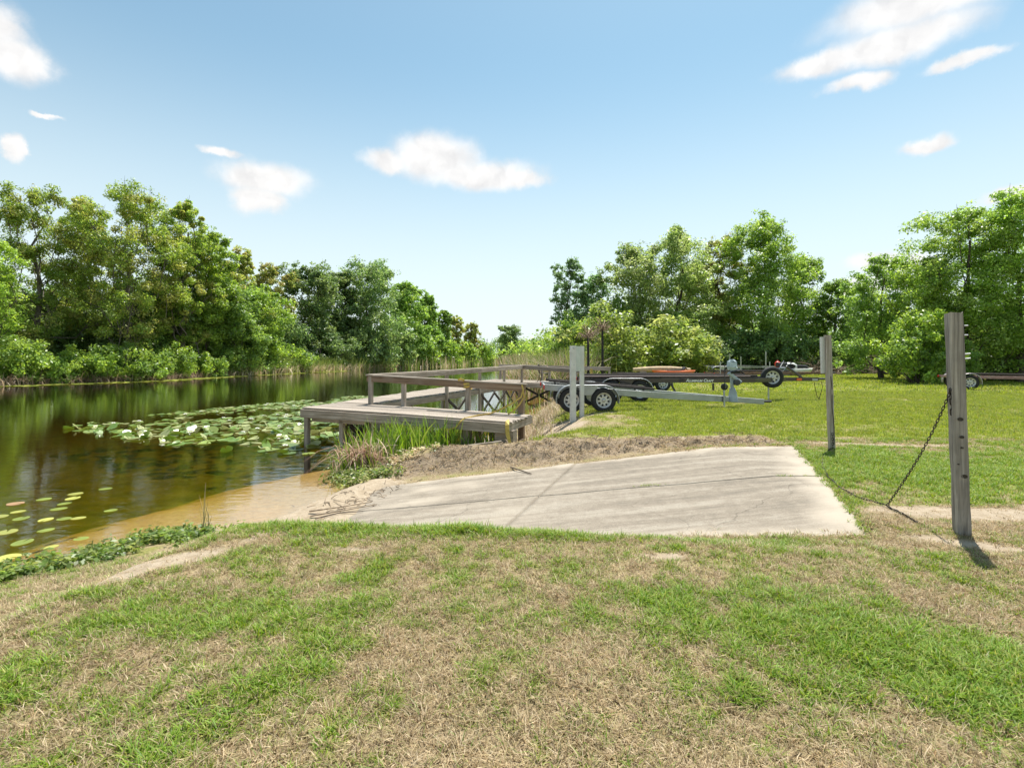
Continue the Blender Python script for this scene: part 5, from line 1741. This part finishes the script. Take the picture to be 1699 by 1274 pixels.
def build_shrubs():
    proto = {}
    rng = np.random.default_rng(77)
    for i, (x, y, H, rx, kind) in enumerate(SHRUBS):
        ratio = round(H / rx * 2) / 2
        key = (kind, i % 3, y > 100, ratio)
        if key not in proto:
            r2 = np.random.default_rng(500 + len(proto))
            nc = 90
            d = r2.normal(size=(nc, 3)); d /= np.linalg.norm(d, axis=1)[:, None]
            C = d * (r2.uniform(.3, 1, nc)[:, None] ** .5) * np.array([1, 1, .5]) * (1 + .38 * np.sin(d[:, :1] * 5 + d[:, 1:2] * 4 + len(proto)) * np.sin(d[:, 2:] * 3 + 1)) + np.array([0, 0, .42])
            C[:, 2] = np.maximum(C[:, 2], .06) * ratio
            rad = r2.uniform(.13, .28, nc) * (1 + .25 * (ratio - 1))
            rad = np.clip(rad, .1, .42)
            n = int((6000 if y < 100 else 2200) * (1 + .5 * (ratio - 1)))
            V, F, c = leaves(r2, C, rad, n // nc, .095 if y < 100 else .15, PAL[kind], .8)
            cm = np_mesh('foliage', V, F, LEAF, c)
            TV, TF = [], []
            for j in range(16):
                e = C[r2.integers(nc)]
                branch_tube(TV, TF, [np.array([r2.normal(0, .05), r2.normal(0, .05), -.05]), e * .5 + r2.normal(0, .04, 3), e], [.022, .015, .004], 4)
            tm = bpy.data.meshes.new('stem'); tm.from_pydata([tuple(v) for v in TV], [], TF); tm.materials.append(BARK); tm.update()
            proto[key] = (cm, tm)
        cm, tm = proto[key]
        side = 'yard' if i < 17 else 'bank'
        if kind == 'yel': lab = 'yellow green shrub of the thicket between the dock and the trailers'
        elif side == 'yard': lab = {'lime': 'lime green shrub at the edge of the wood', 'dark': 'dark green shrub in the shade of the wood', 'mid': 'mid green shrub among the trees of the wood'}[kind]
        else: lab = {'lime': 'lime green shrub along the water edge of the far bank', 'dark': 'dark green shrub under the trees of the far bank'}[kind]
        lab = YARD_SHRUBS.get(i, lab)
        S_ = empty('shrub', (x, y, gz(x, y) - .1), rng.uniform(0, 6.28), lab, 'shrub', kind + ' shrubs, ' + side)
        S_.scale = (rx * rng.uniform(.9, 1.2), rx * rng.uniform(.85, 1.1), H / ratio * rng.uniform(.88, 1.18))
        if kind == 'lime' and i >= 17: S_.location.x += .9; S_.location.z = gz(S_.location.x, y) - .1
        child('stem', tm, S_); child('foliage', cm, S_)


build_shrubs()

# ------------------------------------------------------------------ reeds, weeds, lily pads
def blades(rng, P, h, lean, width, pal, seg=4, droop=.35, az=None):
    """upright strap leaves rooted at P (n,3)"""
    n = len(P)
    a = rng.uniform(0, 6.283, n) if az is None else az + rng.normal(0, .5, n)
    hh = h * rng.uniform(.55, 1.15, n); ln = lean * rng.uniform(.1, 1.5, n)
    dirv = np.stack([np.cos(a), np.sin(a)], 1); side_a = rng.uniform(0, 6.283, n)
    sd = np.stack([np.cos(side_a), np.sin(side_a)], 1)
    w = width * rng.uniform(.6, 1.3, n)
    rows = []
    for k in range(seg + 1):
        t = k / seg
        out = (ln * hh * t ** 1.8)[:, None] * dirv
        z = hh * (t - droop * ln * t ** 3)
        ww = (w * (1 - t) ** .7 * .5 + .001)[:, None] * sd
        c = np.concatenate([P[:, :2] + out, (P[:, 2] + z)[:, None]], 1)
        o = np.concatenate([ww, np.zeros((n, 1))], 1)
        rows.append(np.stack([c - o, c + o], 1))
    V = np.stack(rows, 1).reshape(-1, 3)          # n, seg+1, 2
    m_ = (seg + 1) * 2
    base = (np.arange(n) * m_)[:, None]
    F = np.concatenate([base + np.array([2 * k, 2 * k + 1, 2 * k + 3, 2 * k + 2])[None] for k in range(seg)])
    pal = np.array(pal)
    c = pal[rng.integers(0, len(pal), n)] * rng.uniform(.7, 1.25, n)[:, None]
    return V, F, np.repeat(c, m_, axis=0)


def join(parts):
    V = []; F = []; C = []; o = 0
    for v, f, c in parts:
        V.append(v); F.append(f + o); C.append(c); o += len(v)
    return np.concatenate(V), np.concatenate(F), np.concatenate(C)


def stuff(name, parts, label, cat, mat=None):
    V, F, C = join(parts)
    o = bpy.data.objects.new(name, np_mesh(name, V, F, mat or GRASS, C)); COL.objects.link(o)
    return tag(o, label, cat, kind='stuff')


def along(rng, pts, n, spread, lo=0.0, hi=1.0):
    pts = np.array(pts, float); seg = np.linalg.norm(np.diff(pts, axis=0), axis=1); cum = np.concatenate([[0], np.cumsum(seg)])
    s = rng.uniform(lo, hi, n) * cum[-1]
    i = np.clip(np.searchsorted(cum, s) - 1, 0, len(seg) - 1)
    t = (s - cum[i]) / seg[i]
    p = pts[i] + (pts[i + 1] - pts[i]) * t[:, None]
    return p + rng.normal(0, 1, (n, 2)) * spread


def grounded(p, dz=0.0, zmin=None):
    z = ground_z(p[:, 0], p[:, 1]) + dz
    if zmin is not None: z = np.maximum(z, zmin)
    return np.concatenate([p, z[:, None]], 1)


REED_G = [(.17, .23, .05), (.12, .18, .04), (.22, .26, .08)]
REED_D = [(.48, .40, .27), (.38, .30, .19), (.56, .48, .35), (.30, .22, .14)]
BANK_L = list(reversed(FAR_SHORE))
rg = np.random.default_rng(21)
off = lambda pts, dx: [(x + dx, y) for x, y in pts]
bank1 = [(-38.9, 37), (-36.0, 42), (-33.2, 47), (-32.8, 60)]
bank2 = [(-32.6, 60), (-30.6, 72), (-28.1, 82), (-24.2, 104)]
bank3 = [(-24, 104), (-18, 130), (-12.2, 160), (-11.2, 200), (-14, 226)]
stuff('bank_reeds', [
    blades(rg, grounded(along(rg, off(bank2, -.6), 3400, .8), 0, WATER_Z), 2.4, .35, .10, REED_G, 3),
    blades(rg, grounded(along(rg, off(bank2, .1), 2600, .6), 0, WATER_Z), 1.5, .9, .09, REED_D, 3),
    blades(rg, grounded(along(rg, off(bank3, -1), 3200, 1.8), 0, WATER_Z), 3.0, .3, .16, REED_G + REED_D[:1], 2),
    blades(rg, grounded(along(rg, off(bank3, .4), 1300, .8), 0, WATER_Z), 1.3, .9, .16, REED_D, 2)],
    'green and straw coloured reeds fringing the far bank', 'reeds')
stuff('dead_brush', [
    blades(rg, grounded(along(rg, off(bank1, -.1), 1200, .45), 0, WATER_Z), 1.25, 1.3, .05, [(.36, .27, .19), (.27, .19, .13), (.46, .37, .28), (.2, .14, .1)], 3, .55)],
    'tangle of dead brown brush at the water edge under the lime shrubs', 'brush')
shoreR = [(2.4, 27.5), (1.9, 30), (1.1, 38), (.9, 60), (0, 100), (-3, 150)]
stuff('channel_reeds', [
    blades(rg, grounded(along(rg, off(shoreR[:4], .9), 3000, .9, 0, .55), 0, WATER_Z), 2.3, .42, .055, REED_G, 4),
    blades(rg, grounded(along(rg, off(shoreR[:4], .5), 2300, .8, 0, .45), 0, WATER_Z), 2.2, .7, .05, REED_D, 4),
    blades(rg, grounded(along(rg, off(shoreR[3:], .5), 2200, 1.2), 0, WATER_Z), 2.8, .35, .13, REED_G + REED_D, 2)],
    'tall tan and green reeds along the channel behind the dock', 'reeds')
# strap leaved marsh plants under the dock
def inbox(n, x0, x1, y0, y1): return np.stack([rg.uniform(x0, x1, n), rg.uniform(y0, y1, n)], 1)
MARSH = [(.16, .28, .03), (.21, .33, .045), (.12, .22, .03), (.26, .34, .07)]
stuff('marsh_plants', [
    blades(rg, grounded(along(rg, [(-2.95, 9.9), (-2.2, 10.5), (-1.5, 10.6)], 430, .28), 0, WATER_Z - .1), .82, .32, .042, MARSH, 4),
    blades(rg, grounded(along(rg, [(-1.9, 10.6), (-1.1, 10.9), (-.5, 11.2)], 260, .22), 0, WATER_Z - .1), .68, .3, .036, MARSH, 4),
    blades(rg, grounded(along(rg, [(-2.6, 13.8), (-1.2, 15.2), (-.2, 17.5), (.4, 20)], 240, .4), -.05, WATER_Z - .1), .8, .35, .04, MARSH + REED_G, 3),
    blades(rg, grounded(along(rg, [(-3.1, 9.4), (-2.5, 9.6)], 130, .18), 0, WATER_Z), .5, .5, .03, MARSH + REED_D, 4)],
    'bright green strap leaved marsh plants growing under the dock', 'marsh plants')
stuff('dry_sheaf', [blades(rg, np.array([[-2.78, 9.45, -.42]]) + rg.normal(0, 1, (150, 3)) * np.array([.17, .08, .03]), .62, 1.2, .022, [(.45, .31, .22), (.36, .24, .17), (.52, .40, .29)], 5, .75)],
      'drooping sheaf of dry pinkish brown leaves beside the marsh plants', 'dry leaves')
stuff('shoreline_grass', [
    blades(rg, grounded(along(rg, [(.3, 11.4), (.55, 13.5), (.9, 16), (1.6, 19.5), (2.2, 23)], 1100, .3)), .4, .9, .012, REED_D + [(.25, .25, .08)], 3)],
    'dry grass on the slope between the dock and the trailers', 'grass')


def weeds():
    parts = []
    def clump(p, rad, n, leaf, pal, dz=.05):
        C = grounded(p, dz, WATER_Z + .03)
        parts.append(leaves(rg, C, np.full(len(C), rad), n, leaf, pal, .75, .8))
    WP = [(.085, .135, .025), (.12, .175, .035), (.06, .10, .022), (.17, .19, .06)]
    sh = [(-14, .4), (-7.5, 3.0), (-4.9, 4.9), (-4.45, 5.4), (-4.05, 5.9), (-3.5, 6.2)]
    clump(along(rg, [(x + .17, y - .17) for x, y in sh], 270, .15, .45, 1), .11, 30, .058, WP)
    clump(along(rg, [(x - .1, y + .1) for x, y in sh[2:]], 70, .12, 0, .9), .12, 22, .06, WP, .02)
    clump(along(rg, [(-3.1, 9.8), (-2.95, 9.0), (-2.5, 8.5), (-2.1, 8.75)], 150, .14), .12, 30, .055, WP + [(.3, .28, .14)])
    clump(along(rg, [(-2.2, 8.9), (-1.6, 9.6), (-1.4, 10)], 40, .2), .08, 20, .05, WP + REED_D)
    stuff('bank_weeds', parts, 'low leafy green weeds creeping along the pond edge', 'weeds', LEAF)


weeds()
# tall thin stalks on the near bank
for k, (x, y, h_) in enumerate(((-3.62, 6.0, .62), (-3.58, 6.02, .38))):
    z = max(gz(x, y), WATER_Z)
    T = MB(); T.tube([(0, 0, -.05), (.015, 0, h_ * .6), (.03 if k == 0 else -.03, 0, h_)], [.007, .006, .003], 5)
    for q in range(4): T.tube([(.005 * q, 0, h_ * .12 * q), (.05 * (-1) ** q, .01, h_ * .12 * q + h_ * .4)], [.006, .001], 4, cap=False)
    o = T.build('dry_stalk', simple('dry_stalk', (.45, .36, .17), .8, var=.3, scale=12), None, (x, y, z))
    tag(o, ('tall' if k == 0 else 'short') + ' dry reed stalk standing at the edge of the shallow water', 'reed')


def pad_mesh(nm, rng, pal, curl=0.0):
    n = 18; V = [(0, 0, .004)]; C = []
    c0 = np.array(pal[rng.integers(len(pal))]) * rng.uniform(.85, 1.15)
    for ring, rr in ((0, .55), (1, 1.0)):
        for k in range(n):
            a = .16 + (2 * math.pi - .32) * k / (n - 1)
            r_ = rr * (1 + rng.normal(0, .018)) * (1 + .04 * math.cos(2 * a))
            V.append((r_ * math.cos(a), r_ * math.sin(a), .006 + ring * (curl * max(0, math.sin(a + 1)) ** 2) + abs(rng.normal(0, .006)) * ring))
    F3 = []
    F = []
    for k in range(n - 1):
        F.append((0, 1 + k, 2 + k)); F.append((1 + k, 1 + n + k, 2 + n + k)); F.append((1 + k, 2 + n + k, 2 + k))
    V = np.array(V); C = np.tile(c0, (len(V), 1)); C[1 + n:] *= 1.12
    return np_mesh(nm, V, np.array(F), PAD, C)


def lily_pads():
    rng = np.random.default_rng(31)
    YG = [(.32, .36, .06), (.40, .41, .09), (.24, .30, .05)]
    GR = [(.11, .18, .03), (.15, .22, .04), (.20, .26, .06), (.30, .32, .13)]
    RD = [(.42, .25, .13)]
    near = [pad_mesh('lily_pad', rng, YG) for _ in range(4)]
    red = pad_mesh('lily_pad', rng, RD)
    patch = [pad_mesh('lily_pad', rng, GR) for _ in range(5)] + [pad_mesh('lily_pad', rng, GR, .45) for _ in range(4)]
    # loose pads off the near bank
    N_ = [(-6.42, 6.77, .17), (-6.05, 6.6, .14), (-6.35, 7.1, .12), (-5.95, 7.05, .14), (-6.75, 7.35, .15), (-6.55, 7.7, .13), (-6.2, 7.55, .15), (-6.08, 7.42, .12), (-6.35, 7.95, .14), (-6.15, 8.1, .13),
          (-5.0, 5.5, .15), (-5.25, 5.8, .17), (-5.75, 6.1, .16), (-5.35, 6.35, .12), (-5.7, 6.55, .13), (-5.52, 6.68, .12), (-5.36, 6.8, .12), (-5.2, 6.92, .11), (-4.83, 5.75, .10), (-4.72, 5.98, .11), (-4.95, 5.2, .10)]
    for i, (x, y, r) in enumerate(N_):
        o = bpy.data.objects.new('lily_pad', red if i == 4 else near[i % 4]); COL.objects.link(o)
        o.location = (x * 1.06, y + .12 * math.sin(i * 2.3), WATER_Z + .004 + .002 * (i % 3)); o.rotation_euler = (0, 0, rng.uniform(0, 6.28)); r *= .68; o.scale = (r, r * rng.uniform(.8, 1), r)
        if i == 4: tag(o, 'reddish brown lily pad among the loose yellow green ones near the bank', 'lily pad')
        else: tag(o, 'loose yellow green lily pad floating off the near bank', 'lily pad', 'loose lily pads off the near bank')
    up_ = MB()
    # the crowded patch beside the dock
    PATCH = [(-13.6, 15.2), (-13.2, 18.8), (-11.4, 23), (-8.6, 28), (-6.2, 28), (-5.6, 20), (-5.3, 14.5), (-3.2, 13.0), (-4.2, 11.2), (-6.0, 11.3), (-8.8, 12.6), (-11, 14)]
    P = []
    while len(P) < 1250:
        x = rng.uniform(-14, -1, 600); y = np.sqrt(rng.uniform(10.5 ** 2, 28 ** 2, 600))
        ok = poly_in(x, y, PATCH) & (rng.uniform(0, 1, 600) < smooth(.36, .62, fbm(x * .75, y * .45, 95) + .05 + .2 * smooth(-10, -5, x))) & poly_in(x, y, WATER_POLY)
        P += list(zip(x[ok], y[ok]))
    P = sorted(P[:1250], key=lambda q: q[1])
    rest = []
    for i, (x, y) in enumerate(P):
        r = rng.uniform(.10, .17); me = patch[rng.integers(len(patch))]
        z = WATER_Z + .004 + rng.uniform(0, .012); tilt = rng.normal(0, .05, 2) if rng.uniform() < .7 else rng.normal(0, .4, 2)
        if i < 280:
            o = bpy.data.objects.new('lily_pad', me); COL.objects.link(o)
            o.location = (x, y, z + abs(tilt).max() * .06); o.rotation_euler = (tilt[0], tilt[1], rng.uniform(0, 6.28)); o.scale = (r,) * 3
            tag(o, 'green lily pad in the crowded patch beside the dock', 'lily pad', 'lily pads in the patch beside the dock')
        else: rest.append((x, y, z, r, tilt))
    # the rest, and the fringe of floating leaves below the far bank
    q = along(rng, off(bank1 + bank2[1:3], .9), 1500, .55)
    ok = poly_in(q[:, 0], q[:, 1], WATER_POLY); q = q[ok]
    def pads(arr, pal, rr):
        n = len(arr); k = 8
        a = np.arange(k) * 2 * math.pi / k
        R_ = rr * rng.uniform(.7, 1.3, n)
        V = np.stack([arr[:, None, 0] + R_[:, None] * np.cos(a), arr[:, None, 1] + R_[:, None] * np.sin(a), arr[:, None, 2] + np.abs(rng.normal(0, .02, (n, k)))], -1).reshape(-1, 3)
        F = (np.arange(n) * k)[:, None, None] + np.array([[0, 1, 2, 3], [0, 3, 4, 7], [4, 5, 6, 7]])[None]
        c = np.array(pal)[rng.integers(0, len(pal), n)] * rng.uniform(.8, 1.2, n)[:, None]
        return V, F.reshape(-1, 4), np.repeat(c, k, axis=0)
    A1 = np.array([(x, y, z) for x, y, z, r, t in rest])
    stuff('floating_leaves', [pads(A1, GR, .14), pads(np.concatenate([q, np.full((len(q), 1), WATER_Z + .01)], 1), YG, .3)],
          'floating lily leaves farther out and along the far bank', 'lily leaves', PAD)
    # white blooms
    WH = simple('petal', (.80, .80, .74), .5, var=.05)
    mb = MB()
    for ring, (k, L_, el_) in enumerate(((9, 1.0, .35), (8, .8, .8), (6, .55, 1.15))):
        for j in range(k):
            a = 2 * math.pi * (j + .5 * ring) / k
            d = Vector((math.cos(a) * math.cos(el_), math.sin(a) * math.cos(el_), math.sin(el_))); s_ = Vector((-math.sin(a), math.cos(a), 0))
            mb.add([d * .05, d * .6 * L_ + s_ * .2 * L_, d * L_, d * .6 * L_ - s_ * .2 * L_], [(0, 1, 2, 3)])
    me = mb.mesh('petals', WH)
    cm = MB(); cm.lathe([(.22, .05), (.2, .35), (.0, .4)], (0, 0, 0), 'z', 8); cme = cm.mesh('bloom_centre', simple('stamen', (.7, .5, .05), .6))
    for i in rng.choice(len(P), 46, replace=False):
        x, y = P[i]
        E = empty('water_lily', (x + .05, y, WATER_Z + .02), rng.uniform(0, 6), 'white water lily bloom open among the pads beside the dock', 'water lily', 'white water lilies beside the dock')
        E.scale = (.085,) * 3
        child('petals', me, E); child('bloom_centre', cme, E)


lily_pads()

# ------------------------------------------------------------------ sticks, boards, brush, debris
STICK = simple('driftwood', (.30, .23, .16), .9, var=.4, scale=15)
DARKSTICK = simple('dark_stick', (.10, .075, .055), .9, var=.4, scale=15)


def stick(pts, r, label, mat=STICK, name='stick', dz=.02):
    P = [(x, y, max(gz(x, y), float(ramp_z(np.array(x))) if poly_in(np.array([x]), np.array([y]), RAMP)[0] else -9) + dz) for x, y in pts]
    o = MB().tube([Vector(p) - Vector(P[0]) for p in P], [r * (1 - .45 * i / (len(P) - 1)) for i in range(len(P))], 6).build(name, mat, None, P[0])
    return tag(o, label, 'stick')


stick([(-2.62, 6.62), (-2.3, 6.85), (-1.95, 7.12)], .012, 'thick driftwood stick lying on the sand beside the ramp', dz=.03)
stick([(-2.58, 6.55), (-2.2, 6.75), (-1.85, 7.0)], .011, 'thin pale stick lying alongside the driftwood on the sand')
stick([(-2.5, 6.5), (-2.25, 6.62), (-1.95, 6.72)], .009, 'dark stick in front of the driftwood on the sand', DARKSTICK)
stick([(-.02, 8.45), (.22, 8.1), (.3, 7.95)], .013, 'dark straight stick lying on the upper edge of the ramp', DARKSTICK)
stick([(.75, 12.4), (.95, 12.95), (1.05, 13.3), (1.3, 13.75)], .022, 'crooked dark branch on the bare soil behind the dock end', DARKSTICK, dz=.04)
stick([(1.02, 12.6), (1.25, 12.95), (1.45, 13.1)], .014, 'short dark twig on the bare soil by the white post', DARKSTICK, dz=.03)
# old plank sloping down the bank at the end of the dock
mb = MB(); mb.bar((-1.32, 10.05, gz(-1.32, 10.05) + .05), (-.20, 10.12, gz(-.2, 10.12) + .10), .05, .15, b=.006)
o = mb.build('old_plank', GREYWOOD); tag(o, 'old grey plank lying on the bank below the dock end', 'plank')

def twig_heap(rng, n, c, s, L_, r, up=.4, flat=True):
    V, F = [], []
    for i in range(n):
        p = np.array(c) + rng.normal(0, 1, 3) * np.array(s); p[2] = abs(p[2] - c[2]) + c[2]
        d = rng.normal(0, 1, 3); d[2] = d[2] * up; d /= np.linalg.norm(d)
        q = p + d * L_ * rng.uniform(.5, 1.3); m_ = (p + q) / 2 + rng.normal(0, L_ * .07, 3)
        branch_tube(V, F, [p, m_, q], [r, r * .8, r * .3], 4)
    return V, F


def heap_object(name, VF, mat, label, cat, kind=None):
    me = bpy.data.meshes.new(name); me.from_pydata([tuple(v) for v in VF[0]], [], VF[1]); me.materials.append(mat); me.update()
    o = bpy.data.objects.new(name, me); COL.objects.link(o); return tag(o, label, cat, kind=kind)


rb = np.random.default_rng(40)
z = gz(27, 45)
V, F = twig_heap(rb, 420, (26.2, 44.5, z), (1.7, .8, .38), 1.5, .028, .45)
heap_object('brush_pile', (V, F), simple('brush_wood', (.21, .155, .11), .9, var=.5, scale=3), 'grey brown pile of cut branches behind the jet ski', 'brush pile')
V, F = twig_heap(rb, 300, (32.5, 46.5, gz(32, 46)), (1.9, .8, .35), 1.3, .026, .4)
heap_object('brush_pile', (V, F), simple('brush_wood2', (.16, .12, .09), .9, var=.5, scale=3), 'dark heap of branches behind the pale split post', 'brush pile')
V, F = twig_heap(rb, 900, (34.6, 48.8, gz(34, 48)), (1.5, 1.0, .9), 1.2, .02, .9)
heap_object('dead_shrub', (V, F), simple('dead_twigs', (.36, .26, .18), .9, var=.4, scale=3), 'brown leafless shrub beside the dark heap of branches', 'shrub')
# leaf litter and roots on the cut bank and the sand
V, F = [], []
n = 900
x = rb.uniform(-2.3, 4.6, n); y = 8.75 + .09 * x + np.abs(rb.normal(0, .55, n)) 
x2 = rb.normal(-2.1, .3, 80); y2 = 7.5 + (x2 + 2.0) * .9 + rb.normal(0, .35, 80)
X = np.concatenate([x, x2]); Y = np.concatenate([y, y2])
Z = np.maximum(ground_z(X, Y), np.where(poly_in(X, Y, RAMP), ramp_z(X), -9)) + .012
for i in range(len(X)):
    if poly_in(X[i:i + 1], Y[i:i + 1], RAMP)[0] and X[i] > -1.75: continue
    p = np.array([X[i], Y[i], Z[i]]); d = rb.normal(0, 1, 3) * np.array([1, .8, .25]); L_ = rb.uniform(.03, .16)
    d /= np.linalg.norm(d)
    branch_tube(V, F, [p, p + d * L_ * .5 + np.array([0, 0, .01]), p + d * L_], [.006, .006, .002], 3)
heap_object('root_litter', (V, F), simple('litter', (.23, .17, .115), .95, var=.6, scale=6), 'dead roots and leaf litter scattered over the cut bank', 'litter', 'stuff')

# ------------------------------------------------------------------ distant wood closing the channel and the field edges
def far_wood():
    rng = np.random.default_rng(55)
    parts = []
    def belt(pts, n, hmin, hmax, leaf, per, pal):
        p = along(rng, pts, n, 4)
        h = rng.uniform(hmin, hmax, n)
        C = []
        for k in range(5):
            C.append(np.stack([p[:, 0] + rng.normal(0, 2.2, n), p[:, 1] + rng.normal(0, 2.2, n), h * (.12 + .19 * k)], 1))
        C = np.concatenate(C)
        parts.append(leaves(rng, C, np.full(len(C), 2.9), per, leaf, pal, .85))
    belt([(-60, 300), (-20, 275), (25, 262)], 60, 6, 12, 1.0, 90, PAL['mid'] + PAL['dark'])
    belt([(8, 255), (10, 120), (9, 75), (8, 62)], 34, 4, 8, .8, 90, PAL['mid'] + PAL['yel'])
    belt([(-75, 60), (-55, 100), (-45, 150), (-35, 230)], 40, 8, 13, .9, 90, PAL['dark'] + PAL['mid'])
    belt([(12, 66), (40, 74), (75, 70), (110, 50)], 46, 5, 8, .7, 110, PAL['mid'] + PAL['dark'])
    belt([(34, 40), (48, 36), (60, 26)], 20, 5, 9, .5, 150, PAL['dark'] + PAL['mid'])
    V, F, C = join(parts)
    o = bpy.data.objects.new('distant_wood', np_mesh('distant_wood', V, F, LEAF, C)); COL.objects.link(o)
    tag(o, 'distant wood closing the view behind the channel and the yard', 'wood', kind='stuff')


far_wood()
